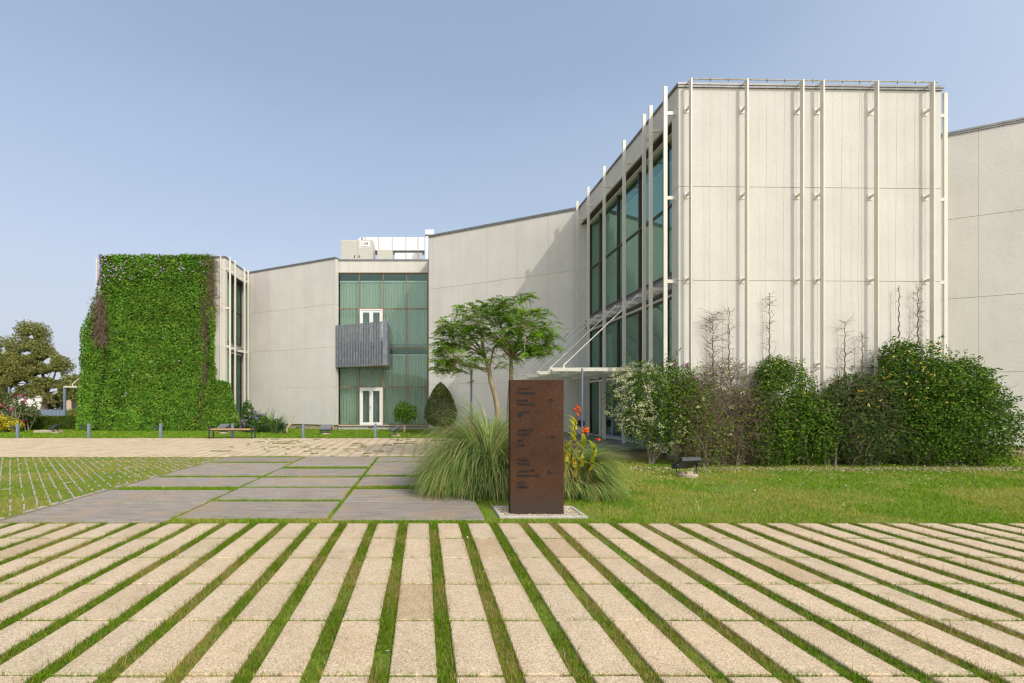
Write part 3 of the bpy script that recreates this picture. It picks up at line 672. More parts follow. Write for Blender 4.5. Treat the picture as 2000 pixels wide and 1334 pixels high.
# fins ---------------------------------------------------------
BZ = [0.42, 2.63, 4.87, 7.12, 9.40]
def fin(pos, face, zt=10.09, zb=0.24, arms=BZ, reach=0.22):
    """face '-y': fin on the front wall; '-x' / '+x': fin on a side"""
    x, y = pos; m = MB()
    if face == '-y': m.box(x - 0.018, x + 0.018, y - 0.048, y + 0.048, zb, zt)
    else: m.box(x - 0.048, x + 0.048, y - 0.022, y + 0.022, zb, zt)
    o = m.build('fin', M['fin'], bld)
    for z in arms:
        b = MB()
        if face == '-y':
            b.box(x - 0.022, x + 0.022, y + 0.049, y + reach - 0.013, z - 0.03, z + 0.03); b.box(x - 0.075, x + 0.075, y + reach - 0.012, y + reach, z - 0.085, z + 0.075)
        elif face == '-x':
            b.box(x + 0.049, x + reach, y - 0.022, y + 0.022, z - 0.045, z + 0.045); b.box(x + reach - 0.012, x + reach + 0.002, y - 0.07, y + 0.07, z - 0.09, z + 0.09)
        else:
            b.box(x - reach, x - 0.049, y - 0.022, y + 0.022, z - 0.045, z + 0.045); b.box(x - reach - 0.002, x - reach + 0.012, y - 0.07, y + 0.07, z - 0.09, z + 0.09)
        b.build('bracket', M['fin'], o)
    return o
def wy(x): return 11.45 + (x - FX) * 0.13 / (13.96 - FX)
for p in (1346.5, 1457.5, 1568, 1608.5, 1717, 1829):
    x = (p + 2.3 - CX) * 11.28 / F; fin((x, wy(x) - 0.176), '-y', reach=0.175)
fx = 6.55
for p, arms in ((1127.5, [9.40]), (1149, [9.40, 4.8]), (1180, [9.40, 4.8]), (1219, [9.40, 4.8]), (1258, [9.40, 4.8]), (1271, [9.40, 4.8])):
    y = fx * F / (p - CX); o = fin((fx, y), '-x', 10.12, arms=[9.40], reach=FX - fx - 0.003)
    if len(arms) > 1:
        b = MB(); b.box(fx + 0.049, GX - 0.031, y - 0.022, y + 0.022, 4.80, 4.90); b.build('bracket', M['fin'], o)
fin((fx, 11.60), '-x', 10.12, reach=FX - fx - 0.003)
fin((14.22, 11.70), '+x', 10.02, reach=0.255)
fin((-11.62, 24.77), '-y', reach=0.175)
for p in (449.4, 459.4, 477.7, 485):
    y = -11.2 * F / (p - CX); fin((-11.2, y), '+x', 10.1, arms=[9.4] if p > 455 else BZ, reach=0.245)
    if p > 455:
        b = MB(); b.box(-11.79, -11.25, y - 0.022, y + 0.022, 4.80, 4.90); b.build('bracket', M['fin'], bld)
fin((-18.9, 24.97), '+x', 10.0, arms=[])
# top rail and trellis wires of the front
m = MB(); m.tube([((1346.5 + 2 - CX) * 11.28 / F, 11.285, 10.095), ((1831 - CX) * 11.41 / F, 11.40, 10.095)], 0.012, 8); rail = m.build('rail', M['rail'], bld)
m = MB(); yr = wy(7) - 0.05
for px_ in (1348, 1459, 1570, 1610, 1719, 1831):
    x = (px_ - CX) * 11.3 / F; m.tube([(x, wy(x) - 0.20, 10.085), (x, wy(x) - 0.03, 10.075)], 0.012, 6)
m.build('rail_arm', M['rail'], rail)
wires = [1384.5, 1419.5, 1496, 1531, 1587, 1645.5, 1680, 1755, 1791]
for p in wires:
    x = (p - CX) * 11.36 / F; m = MB(); m.tube([(x, wy(x) - 0.165, 10.09), (x + 0.015, wy(x) - 0.10, 5), (x + 0.05, wy(x) - 0.12, 0.3)], 0.0032, 5)
    wv = m.build('wire', M['wire'], bld)
    m = MB(); m.tube([(x, wy(x) - 0.165, 10.05), (x, wy(x) - 0.165, 10.13)], 0.010, 6); m.build('turnbuckle', M['dark_metal'], wv)
# entrance canopy
can = empty_part('canopy', bld)
for y in (13.0, 14.47, 16.0, 17.5, 18.7):
    m = MB(); z1 = 2.66; z0 = 2.55; x0 = 3.81; x1 = GX - 0.06 if y < 18.6 else 6.9
    vs = [(x0, y - .03, z1), (x0, y + .03, z1), (x0 + 0.13, y - .03, z0), (x0 + 0.13, y + .03, z0), (x1, y - .03, z1), (x1, y + .03, z1), (x1, y - .03, z0), (x1, y + .03, z0)]
    m.add(vs, [(0, 1, 5, 4), (2, 6, 7, 3), (0, 4, 6, 2), (1, 3, 7, 5), (0, 2, 3, 1), (4, 5, 7, 6)])
    m.build('beam', M['fin'], can)
    m = MB(); xa = 4.27
    m.box(xa - 0.03, xa + 0.03, y - 0.025, y + 0.025, 2.661, 2.74)
    top = Vector((6.50, y, 4.84)) if y < 18.6 else Vector((6.4, 18.86, 4.7))
    m.tube([(xa, y, 2.73), top], 0.016, 8); m.tube([(xa, y, 2.73), Vector((xa, y, 2.73)).lerp(top, 0.05)], 0.028, 8); m.tube([top.lerp(Vector((xa, y, 2.73)), 0.04), top], 0.028, 8)
    m.build('tie_rod', M['fin'], can)
    if y < 18.6:
        m = MB(); m.bar((6.46, y, 4.83), (GX - 0.031, y, 4.83), 0.045, 0.085); m.build('arm', M['fin'], can)
for x in (4.35, 5.25, 6.15, 6.9):
    m = MB(); m.bar((x, 12.96, 2.60), (x, 18.7, 2.60), 0.04, 0.05); m.build('purlin', M['fin'], can)
for x0, x1 in ((4.3, 5.2), (5.3, 6.1), (6.2, 6.85)):
    m = MB(); m.box(x0, x1, 13.05, 18.6, 2.672, 2.684); m.build('roof_pane', M['clear_glass'], can)
# slatted balcony
bal = empty_part('balcony', bld)
bl, br = Vector((-5.06, 25.07)), Vector((-1.93, 23.66)); bt = (br - bl).normalized(); bL = (br - bl).length; zb, zt = 3.66, 6.10
m = MB(); n = 29
for i in range(n):
    a = bl + bt * (i * (bL - 0.34) / n); m.seg(a, a + bt * 0.066, -0.0, 0.05, zb, zt)
m.seg(br - bt * 0.31, br, 0.0, 0.05, zb, zt); m.build('slat_screen', M['galv'], bal)
m = MB(); m.box(-1.93 - 0.03, -1.93, 23.72, 25.55, zb, zt); m.build('side_panel', M['galv'], bal)
m = MB(); m.seg(bl + bt * 0.02, br - bt * 0.02, 0.052, 0.09, zt - 0.06, zt - 0.005); m.seg(bl + bt * 0.02, br - bt * 0.02, 0.052, 0.09, zb + 0.005, zb + 0.07); m.build('rail', M['galv'], bal)
m = MB(); m.poly([(bl.x + 0.08, bl.y + 0.10), (br.x - 0.05, br.y + 0.12), (br.x - 0.05, 25.5), (bl.x + 0.08, 25.5)], zb + 0.02, zb + 0.16); m.build('deck', M['plinth'], bal)
m = MB(); m.seg(bl + bt * 0.03, br - bt * 0.05, 0.12, 0.15, zb + 0.16, zb + 1.38); m.build('parapet', M['dark_frame'], bal)

# curtains hang behind the glass: each storey's run is a thing of its own
def curtain(axis, c, lo, hi, z0, z1, label, amp=0.045, wl=0.17):
    n = int((hi - lo) / 0.028); t = np.linspace(lo, hi, n); r_c = np.random.default_rng(int(abs(c * 100 + z0 * 10)))
    ph = np.cumsum(0.028 / wl * 2 * np.pi * (0.75 + 0.5 * r_c.random(n))); d = amp * np.sin(ph) * (0.6 + 0.6 * vnoise(t * 2, t * 0, 1))
    rows_ = []
    for z, k in ((z0, 1.15), ((z0 + z1) / 2, 1.0), (z1, 0.55)):
        rows_.append(np.stack([t, c + d * k, np.full(n, z)], 1) if axis == 'x' else np.stack([c + d * k, t, np.full(n, z)], 1))
    V = np.concatenate(rows_); i = np.arange(n - 1)
    Fq = np.concatenate([np.stack([i + a * n, i + a * n + 1, i + (a + 1) * n + 1, i + (a + 1) * n], 1) for a in (0, 1)])
    o = np_mesh('curtain', [(V, Fq)], M['curtain'], smooth=True); tag(o, label, 'curtain', 'sheer curtains behind the glazing')
    m = MB()
    if axis == 'x': m.box(lo, hi, c - 0.07, c + 0.07, z1 + 0.002, z1 + 0.09)
    else: m.box(c - 0.07, c + 0.07, lo, hi, z1 + 0.002, z1 + 0.09)
    m.build('curtain_rail', M['white_paint'], o)
curtain('x', 25.98, -4.98, 0.28, 5.14, 8.85, 'pale sheer curtain in the upper storey of the window bay with the balcony')
curtain('x', 25.98, -4.98, 0.28, 0.30, 4.42, 'pale sheer curtain behind the ground floor glazing beside the white double door')
curtain('y', GX + 0.42, 11.9, 18.3, 5.14, 8.85, 'pale sheer curtain in the upper storey glazing above the entrance canopy')
curtain('y', GX + 0.42, 17.35, 18.2, 2.0, 4.3, 'short pale curtain in the storey right above the entrance canopy')
curtain('y', -12.2, 25.4, 27.9, 5.14, 8.85, 'pale sheer curtain in the narrow upper window beside the ivy covered wall')
curtain('y', -12.2, 25.4, 27.9, 0.3, 4.3, 'pale sheer curtain in the narrow lower window beside the ivy covered wall')
for x0, x1, z0 in ((-5.0, 0.3, 7.0),):
    pass

# rooftop plant ------------------------------------------------
def ac_unit():
    Y = 27.4; k = Y / F; x0, x1 = (665.5 - CX) * k, (728.5 - CX) * k; zt = CH + (CY - 468.5) * k; zb = 9.72
    t = empty('air_conditioner', ((x0 + x1) / 2, Y + 0.6, zb), 'large beige rooftop air conditioner with twin doors and a black lettered badge', 'air conditioner')
    m = MB(); m.bev(x0, x1, Y, Y + 1.25, zb, zt, 0.03); m.build('housing', M['unit_paint'], t)
    xm = (x0 + x1) / 2
    for a, b in ((x0 + 0.04, xm - 0.05), (xm + 0.05, x1 - 0.04)):
        m = MB(); m.box(a, b, Y - 0.018, Y - 0.001, zb + 0.1, zt - 0.06); d = m.build('door', M['unit_paint'], t)
        hx = b - 0.10 if a < xm - 0.5 else a + 0.10
        m = MB(); m.box(hx - 0.025, hx + 0.025, Y - 0.05, Y - 0.019, (zb + zt) / 2 - 0.02, (zb + zt) / 2 + 0.13); m.build('handle', M['dark_metal'], d)
        m = MB(); cxx = (a + b) / 2
        m.tube([(cxx, Y + 0.62, zt + 0.002), (cxx, Y + 0.62, zt + 0.07)], 0.40, 24); m.build('fan_guard', M['dark_metal'], t)
    m = MB(); xl = xm + 0.19; m.box(xl - 0.02, xl + 0.66, Y - 0.026, Y - 0.019, zt - 0.49, zt - 0.09); lab = m.build('badge', M['white_paint'], t)
    text_mesh('DB', xl + 0.27, Y - 0.03, zt - 0.31, 0.20, M['ink'], lab, 'lettering', bold=0.004)
    m = MB()
    for i in range(6):
        a = i * math.pi / 3; m.box(xl + 0.12 + 0.085 * math.cos(a) - 0.035, xl + 0.12 + 0.085 * math.cos(a) + 0.035, Y - 0.032, Y - 0.027, zt - 0.23 + 0.085 * math.sin(a) - 0.016, zt - 0.23 + 0.085 * math.sin(a) + 0.016)
    m.build('emblem', M['rail'], lab)
    m = MB()
    for i in range(11):
        if i != 7: m.box(xl + 0.06 + i * 0.047, xl + 0.06 + i * 0.047 + 0.034, Y - 0.031, Y - 0.027, zt - 0.44, zt - 0.405)
    m.build('small_print', M['ink'], lab)
def text_mesh(body, x, y, z, size, mat, parent, name, align='LEFT', bold=0.0, wide=1.0):
    c = bpy.data.curves.new(name, 'FONT'); c.body = body; c.size = size; c.align_x = align; c.extrude = 0.0012; c.offset = bold; c.resolution_u = 3
    o = bpy.data.objects.new(name, c); COL.objects.link(o)
    me = bpy.data.meshes.new_from_object(o.evaluated_get(bpy.context.evaluated_depsgraph_get()))
    bpy.data.objects.remove(o); me.name = name
    me.transform(Matrix.Translation((x, y, z)) @ Matrix.Rotation(math.radians(90), 4, 'X') @ Matrix.Diagonal((wide, 1, 1, 1)))
    me.materials.clear(); return link(name, me, mat, parent)
ac_unit()
k = 27.9 / F
def rb(name, x0, x1, y0, y1, d, mat, label, cat, Y=27.9, seam=(), parent=None):
    kk = Y / F; m = MB(); m.bev((x0 - CX) * kk, (x1 - CX) * kk, Y, Y + d, max(9.72, CH + (CY - y1) * kk), CH + (CY - y0) * kk, 0.02)
    o = m.build(name, mat, parent)
    if label: tag(o, label, cat)
    if seam:
        m = MB()
        for s_ in seam: m.box((s_ - CX) * kk - 0.03, (s_ - CX) * kk + 0.03, Y - 0.022, Y + d + 0.02, max(9.73, CH + (CY - y1) * kk - 0.02), CH + (CY - y0) * kk + 0.02)
        m.each('flange', M['unit_paint'], o)
    return o
rb('air_conditioner', 737, 766.5, 487.5, 512, 0.9, M['unit_paint'], 'small beige rooftop cabinet between the big unit and the white ducts', 'air conditioner', 27.7, seam=())
du = rb('duct', 706, 829, 463, 489, 0.9, M['duct'], 'upper white insulated air duct with flanged joints on the roof', 'duct', 28.9, (714, 740, 766.5, 793, 816.5))
m = MB(); kk = 28.9 / F; pts = []
for i in range(9):
    a = math.pi / 2 + i * math.pi / 16; pts.append(((708 - CX) * kk + 0.85 * math.cos(a) * 0.6, 0, CH + (CY - 463) * kk - 0.9 + 0.9 * math.sin(a)))
prof = [(p[0], p[2]) for p in pts] + [((708 - CX) * kk, CH + (CY - 489) * kk)]
nn = len(prof); m.add([(a, 28.9, b) for a, b in prof] + [(a, 29.8, b) for a, b in prof], [tuple(range(nn)), tuple(range(2 * nn - 1, nn - 1, -1))] + [(i, nn + i, nn + (i + 1) % nn, (i + 1) % nn) for i in range(nn)])
m.build('elbow', M['duct'], du)
rb('duct', 771, 825, 493.5, 512, 0.7, M['duct'], 'lower white air duct lying under the long duct on the roof', 'duct', 28.2, (793, 817))
vt = empty('vent_stack', ((839 - CX) * 27.0 / F, 27.2, 9.72), 'square white vent stack with cap beside the high white wall', 'vent')
kk = 27.0 / F
m = MB(); m.box((831 - CX) * kk, (836.5 - CX) * kk, 27.0, 27.3, 9.72, CH + (CY - 461) * kk); m.build('pipe', M['white_paint'], vt)
m = MB(); m.bev((830.5 - CX) * kk, (847.5 - CX) * kk, 26.9, 27.4, CH + (CY - 459) * kk, CH + (CY - 449.5) * kk, 0.02); m.build('cap', M['white_paint'], vt)
# ---------------------------------------------------------------- sign
FORMS = {'ا': ('\uFE8D', '\uFE8E', None, None), 'آ': ('\uFE81', '\uFE82', None, None), 'ب': ('\uFE8F', '\uFE90', '\uFE91', '\uFE92'), 'پ': ('\uFB56', '\uFB57', '\uFB58', '\uFB59'),
         'ت': ('\uFE95', '\uFE96', '\uFE97', '\uFE98'), 'د': ('\uFEA9', '\uFEAA', None, None), 'ذ': ('\uFEAB', '\uFEAC', None, None), 'ر': ('\uFEAD', '\uFEAE', None, None),
         'س': ('\uFEB1', '\uFEB2', '\uFEB3', '\uFEB4'), 'غ': ('\uFECD', '\uFECE', '\uFECF', '\uFED0'), 'ف': ('\uFED1', '\uFED2', '\uFED3', '\uFED4'), 'ک': ('\uFB8E', '\uFB8F', '\uFB90', '\uFB91'),
         'گ': ('\uFB92', '\uFB93', '\uFB94', '\uFB95'), 'ن': ('\uFEE5', '\uFEE6', '\uFEE7', '\uFEE8'), 'و': ('\uFEED', '\uFEEE', None, None), 'ه': ('\uFEE9', '\uFEEA', '\uFEEB', '\uFEEC'),
         'ی': ('\uFBFC', '\uFBFD', '\uFBFE', '\uFBFF'), 'ل': ('\uFEDD', '\uFEDE', '\uFEDF', '\uFEE0'), 'ﻻ': ('\uFEFB', '\uFEFC', None, None)}
def shape(s):
    s = s.replace('لا', 'ﻻ'); o = []
    for i, ch in enumerate(s):
        if ch not in FORMS:
            if ch == ' ': o.append(' ')
            continue
        p = i > 0 and s[i - 1] in FORMS and FORMS[s[i - 1]][2] is not None
        nx = i + 1 < len(s) and s[i + 1] in FORMS and FORMS[ch][2] is not None
        o.append(FORMS[ch][3] if p and nx else FORMS[ch][1] if p else FORMS[ch][2] if nx else FORMS[ch][0])
    return ''.join(reversed(o))
SY = 6.12; ks = SY / F
sx0, sx1, sz1 = (997 - CX) * ks, (1101 - CX) * ks, CH + (CY - 742) * ks
sign = empty('sign', ((sx0 + sx1) / 2, SY + 0.07, 0), 'tall rust brown steel sign with black Persian and English lettering and three arrows', 'sign')
m = MB(); m.box(sx0, sx1, SY, SY + 0.135, 0.0, sz1); m.build('panel', M['corten'], sign)
zz = lambda y: CH + (CY - y) * ks
xx = lambda x: (x - CX) * ks
for fa, ya, en, ye in (('رستوران', 760.3, 'Restaurant', 769.5), ('بیرون\u200cبر', 783, 'Take-away', 791.7), ('وی\u200cآی\u200cپی', 805.6, 'VIP', 814), ('باغ\u200cرستوران', 841.3, 'Garden', 850.2),
                       ('کافه', 863.2, 'Café', 872.4), ('پارکینگ', 899.6, 'Parking', 908.3), ('تالار پذیرایی', 921.4, 'Banquet Hall', 930.6), ('اداری', 944.3, 'Office', 953.3)):
    text_mesh(en, xx(1009.6), SY - 0.0025, zz(ye), 0.0505, M['ink'], sign, 'lettering', bold=0.0032, wide=1.20)
    text_mesh(shape(fa), xx(1009.6), SY - 0.0025, zz(ya), 0.055, M['ink'], sign, 'lettering', bold=0.0020)
for y in (824.3, 882.6):
    m = MB(); m.box(xx(1010.2), xx(1013.6), SY - 0.004, SY - 0.001, zz(y) - 0.003, zz(y) + 0.003); m.build('dash', M['ink'], sign)
def arrow(cx_, cy_, ang):
    m = MB(); L = 0.043; w_ = 0.0125; hd = 0.032
    def st(p0, p1):
        p0 = Vector(p0); p1 = Vector(p1); d = (p1 - p0).normalized(); n = Vector((-d.y, d.x)) * w_ / 2
        R_ = Matrix.Rotation(ang, 2); q = [R_ @ p for p in (p0 + n, p1 + n, p1 - n, p0 - n)]
        X, Z = xx(cx_), zz(cy_)
        m.add([(X + v.x, SY - 0.004, Z + v.y) for v in q] + [(X + v.x, SY - 0.001, Z + v.y) for v in q], [(0, 1, 2, 3), (7, 6, 5, 4), (0, 4, 5, 1), (1, 5, 6, 2), (2, 6, 7, 3), (3, 7, 4, 0)])
    st((-L, 0), (L - 0.004, 0)); st((L, 0.002), (L - hd, hd + 0.002)); st((L, -0.002), (L - hd, -hd - 0.002)); m.build('arrow', M['ink'], sign)
arrow(1075.2, 784.5, math.pi / 2); arrow(1075.2, 853.8, 0); arrow(1075.2, 923, math.pi)
# kerbed gravel bed round the sign
bed = empty('gravel_bed', (1.6, 6.2, 0), 'concrete kerbed bed of pale gravel around the foot of the rusted sign', 'gravel bed')
x0, x1, y0, y1 = 1.065, 2.285, 5.93, 6.55; kb = 0.05
m = MB(); m.bev(x0, x1, y0, y0 + kb, -.03, 0.032, .006); m.bev(x0, x1, y1 - kb, y1, -.03, 0.032, .006); m.bev(x0, x0 + kb, y0 + kb, y1 - kb, -.03, 0.031, .006); m.bev(x1 - kb, x1, y0 + kb, y1 - kb, -.03, 0.031, .006)
m.build('kerb', M['concrete'], bed)
r = np.random.default_rng(40); n = 2600
P = np.stack([x0 + kb + r.random(n) * (x1 - x0 - 2 * kb), y0 + kb + r.random(n) * (y1 - y0 - 2 * kb), 0.006 + 0.014 * r.random(n)], 1)
P = P[~((P[:, 0] > sx0 - .01) & (P[:, 0] < sx1 + .01) & (P[:, 1] > SY - .005) & (P[:, 1] < SY + 0.14))]; n = len(P)
oc = np.array([(1, 0, 0), (0, 1, 0), (-1, 0, 0), (0, -1, 0), (0, 0, .7), (0, 0, -.7)], float)
an = r.random(n) * 6.28; R3 = np.stack([np.stack([np.cos(an), -np.sin(an), 0 * an], 1), np.stack([np.sin(an), np.cos(an), 0 * an], 1), np.stack([0 * an, 0 * an, 1 + 0 * an], 1)], 1)
sc = (0.006 + 0.008 * r.random(n))[:, None, None] * (0.7 + 0.6 * r.random((n, 6, 1)))
V = (np.einsum('nij,kj->nki', R3, oc) * sc + P[:, None, :]).reshape(-1, 3); i = np.arange(n)[:, None] * 6
Fo = np.concatenate([i + np.array([[a, (a + 1) % 4, 4]]) for a in range(4)] + [i + np.array([[(a + 1) % 4, a, 5]]) for a in range(4)])
gc = palette(n, [(0.62, 0.52, 0.36), (0.70, 0.63, 0.50), (0.40, 0.30, 0.19)], [3, 2, 2], 0.2, r)
gm = NT('gravel'); gm.base(gm.attr('tint')); gm.b.inputs['Roughness'].default_value = 0.85
m = MB(); m.box(x0 + kb, x1 - kb, y0 + kb, y1 - kb, -0.03, 0.010)
g = np_mesh('gravel', [(V, Fo)], gm.m, bed, cols=[np.repeat(gc, 6, 0)]); m.build('soil', M['soil'], g)

# ---------------------------------------------------------------- posts, bollards, bench, floodlights
def post(loc, h, label, lamp):
    t = empty('post', (0, 0, 0), label, 'post', 'blue grey posts in the planting')
    m = MB(); m.tube([(0, 0, 0), (0, 0, h)], 0.030, 12); m.build('pole', M['blue_metal'], t)
    m = MB(); m.tube([(0, 0, 0), (0, 0, 0.02)], 0.07, 12); m.build('base_plate', M['blue_metal'], t)
    if lamp:
        m = MB(); m.tube([(-0.03, 0, h - 0.36), (-0.10, -0.02, h - 0.36)], 0.012, 6); m.bar((-0.12, -0.03, h - 0.36), (-0.03, -0.03, h - 0.37), 0.06, 0.025); m.bar((0.03, -0.01, h - 0.33), (0.075, -0.01, h - 0.33), 0.06, 0.05); m.build('spotlight', M['stone_base'], t)
    t.location = loc; return t
post(((920.5 - CX) * 12.2 / F, 12.2, 0), CH + (CY - 722) * 12.2 / F, 'thin blue grey post with small spotlights between topiary and flat-topped tree', True)
post(((1137 - CX) * 11.95 / F, 11.95, 0), CH + (CY - 719.5) * 11.95 / F, 'thin blue grey post in front of the entrance canopy behind red canna flowers', False)

def copy_tree(root, loc, rotz=0.0, label=None):
    n = root.copy(); COL.objects.link(n); n.location = loc; n.rotation_euler = (0, 0, rotz)
    if label: n['label'] = label
    for ch in [o for o in root.children]:
        c = ch.copy(); COL.objects.link(c); c.parent = n
        for g_ in [o for o in ch.children]:
            d = g_.copy(); COL.objects.link(d); d.parent = c
    return n
bo = empty('bollard', (0, 0, 0), 'x', 'bollard', 'blue grey bollards along the plaza edge')
m = MB(); m.bev(-0.052, 0.052, -0.035, 0.035, 0, 0.66, 0.008); m.build('post', M['blue_metal'], bo)
m = MB(); m.bar((-0.05, 0, 0.50), (-0.20, -0.03, 0.47), 0.07, 0.05); m.bar((-0.20, -0.03, 0.47), (-0.30, -0.06, 0.50), 0.10, 0.085); sp_ = m.build('spotlight', M['dark_metal'], bo)
m = MB(); m.box(-0.10, 0.10, -0.08, 0.08, 0, 0.012); m.build('base_plate', M['blue_metal'], bo)
bl_lab = ['bollard at the plaza edge in front of the pink flowering bush', 'bollard at the plaza edge before the outer corner of the ivy wall', 'bollard before the middle of the ivy covered wall',
          'bollard standing right behind the wooden bench', 'bollard before the plain white wall beside the driftwood', 'bollard before the white double door of the window bay']
for i, p in enumerate((34.5, 173.7, 314, 454.5, 592.5, 733)):
    loc = ((p - CX) * 19.42 / F, 19.42, 0); lab = 'blue grey ' + bl_lab[i]
    if i == 0: bo.location = loc; bo['label'] = lab
    else: copy_tree(bo, loc, 0, lab)

be = empty('bench', ((452 - CX) * 19.1 / F, 19.1, 0), 'long backless wooden bench with dark grey metal loop legs at the plaza edge', 'bench')
bx0, bx1, by0, by1 = (408.6 - CX) * 18.95 / F, (491.5 - CX) * 18.95 / F, 18.93, 19.33
for x in (bx0, bx1):
    m = MB(); q = 0.022
    m.box(x - q, x + q, by0 - q, by0 + q, 0.0, 0.56); m.box(x - q, x + q, by1 - q, by1 + q, 0.0, 0.56); m.box(x - q + .001, x + q - .001, by0 + q, by1 - q, 0.522, 0.561); m.box(x - q + .001, x + q - .001, by0 + q, by1 - q, 0.0, 0.03)
    m.build('leg_frame', M['dark_metal'], be)
m = MB(); 
for i in range(4): m.bev(bx0 + 0.03, bx1 - 0.03, by0 + 0.03 + i * 0.087, by0 + 0.11 + i * 0.087, 0.395, 0.445, 0.006)
m.build('seat', M['wood'], be)
m = MB(); m.box(bx0 + 0.022, bx1 - 0.022, by0 + 0.05, by0 + 0.09, 0.35, 0.392); m.box(bx0 + 0.022, bx1 - 0.022, by1 - 0.09, by1 - 0.05, 0.35, 0.392); m.build('seat_frame', M['dark_metal'], be)

fl = empty('floodlight', (0, 0, 0), 'x', 'floodlight', 'dark floodlights on round concrete bases on the lawn')
m = MB(); m.tube([(0, 0, -0.02), (0, 0, 0.055), (0, 0, 0.065)], [0.20, 0.20, 0.19], 22); m.build('base', M['stone_base'], fl)
m = MB()
def rot(p, a, o): return (p[0], o[1] + (p[1] - o[1]) * math.cos(a) - (p[2] - o[2]) * math.sin(a), o[2] + (p[1] - o[1]) * math.sin(a) + (p[2] - o[2]) * math.cos(a))
piv = (0, 0.0, 0.25); ang = math.radians(-38)
pr = [(-0.17, 0.0), (-0.19, 0.06), (0.15, 0.085), (0.19, 0.055), (0.17, 0.0)]
vs = [rot((x, yy, 0.25 + zz_), ang, piv) for x in (-0.24, 0.24) for yy, zz_ in pr]
m.add(vs, [(4, 3, 2, 1, 0), (5, 6, 7, 8, 9)] + [(i, i + 5, (i + 1) % 5 + 5, (i + 1) % 5) for i in range(5)][::-1]); hd = m.build('housing', M['dark_metal'], fl)
m = MB(); vs = [rot((x, yy, 0.25 + zz_), ang, piv) for x in (-0.25, 0.25) for yy, zz_ in ((-0.20, 0.062), (-0.195, 0.072), (0.155, 0.098), (0.155, 0.086))]
m.add(vs, [(0, 1, 2, 3), (7, 6, 5, 4), (0, 4, 5, 1), (1, 5, 6, 2), (2, 6, 7, 3), (3, 7, 4, 0)]); m.build('lens', M['coping'], hd)
m = MB()
for sx_ in (-1, 1): m.tube([(sx_ * 0.10, 0.02, 0.07), (sx_ * 0.255, 0.02, 0.10), (sx_ * 0.26, 0.0, 0.25)], 0.014, 6); m.tube([(sx_ * 0.245, 0, 0.25), (sx_ * 0.28, 0, 0.25)], 0.035, 10)
m.build('bracket', M['dark_metal'], fl)
m = MB(); m.bev(-0.09, 0.06, -0.10, -0.03, 0.06, 0.115, 0.008); m.build('ballast_box', M['plinth'], fl)
m = MB(); m.tube([(0.05, -0.06, 0.09), (0.16, -0.10, 0.07), (0.22, -0.02, 0.16), (0.19, 0.03, 0.24)], 0.010, 6); m.build('cable', M['dark_metal'], fl)
fspots = [((1342 - CX) * 9.3 / F, 9.3, 0.22, 'large dark floodlight on round concrete base in front of the brown dry shrub', 1.0),
          ((773 - CX) * 20.4 / F, 20.4, 1.75, 'dark floodlight tilted up sharply beside the small round shrub', 1.0), ((637 - CX) * 21.6 / F, 21.6, 3.1, 'dark boxy floodlight on the lawn before the plain white wall corner', 1.0),
          ((437 - CX) * 22.3 / F, 22.3, 2.9, 'dark floodlight tilted on the lawn behind the wooden bench', 1.0), ((108 - CX) * 22.6 / F, 22.6, 1.9, 'small dark floodlight leaning on the lawn in front of the clipped hedge', 0.9)]
for i, (x, y, rz, lab, s_) in enumerate(fspots):
    if i == 0: fl.location = (x, y, 0.01); fl.rotation_euler = (0, 0, rz); fl['label'] = lab
    else: c = copy_tree(fl, (x, y, 0.01), rz, lab); c.scale = (s_ * 1.15,) * 3
m = MB(); kk = 22.9 / F; m.bev((70 - CX) * kk, (116 - CX) * kk, 22.75, 23.15, 0, 0.13, 0.02); tag(m.build('stone_block', M['stone_base']), 'long low tan stone block lying on the lawn before the hedge', 'stone block')
m = MB(); kk = 18.2 / F; vx = (1131.5 - CX) * kk; m.tube([(vx, 18.05, 0.29), (vx, 18.05, 0.62)], 0.10, 14); vp = m.build('vent_pipe', M['fin']); tag(vp, 'short cream ground vent pipe with a black round mouth behind the canna flowers', 'vent pipe')
m = MB(); m.tube([(vx, 18.1, 0.74), (vx - 0.02, 17.93, 0.74)], [0.13, 0.15], 16); m.build('cap', M['dark_metal'], vp)
# driftwood
kk = 22.2 / F; dw = lambda x, y: Vector(((x - CX) * kk, 22.2, CH + (CY - y) * kk))
m = MB(); m.tube([dw(561.5, 846), dw(560, 838.5), dw(565, 830), dw(570, 821), dw(575, 813.5), dw(575.5, 806), dw(572.8, 801.5)], [0.055, 0.05, 0.045, 0.043, 0.040, 0.032, 0.016], 8)
m.tube([dw(565, 831), dw(569, 828.5), dw(572, 825)], [0.03, 0.026, 0.015], 6); m.tube([dw(575, 813), dw(571, 814.5), dw(568, 813.5)], [0.02, 0.016, 0.012], 6); m.tube([dw(573, 815), dw(577, 812)], [0.02, 0.008], 6)
tag(m.build('driftwood', M['drift'], smooth=True), 'upright bleached driftwood trunk with curved tip on the lawn by the white wall', 'driftwood')
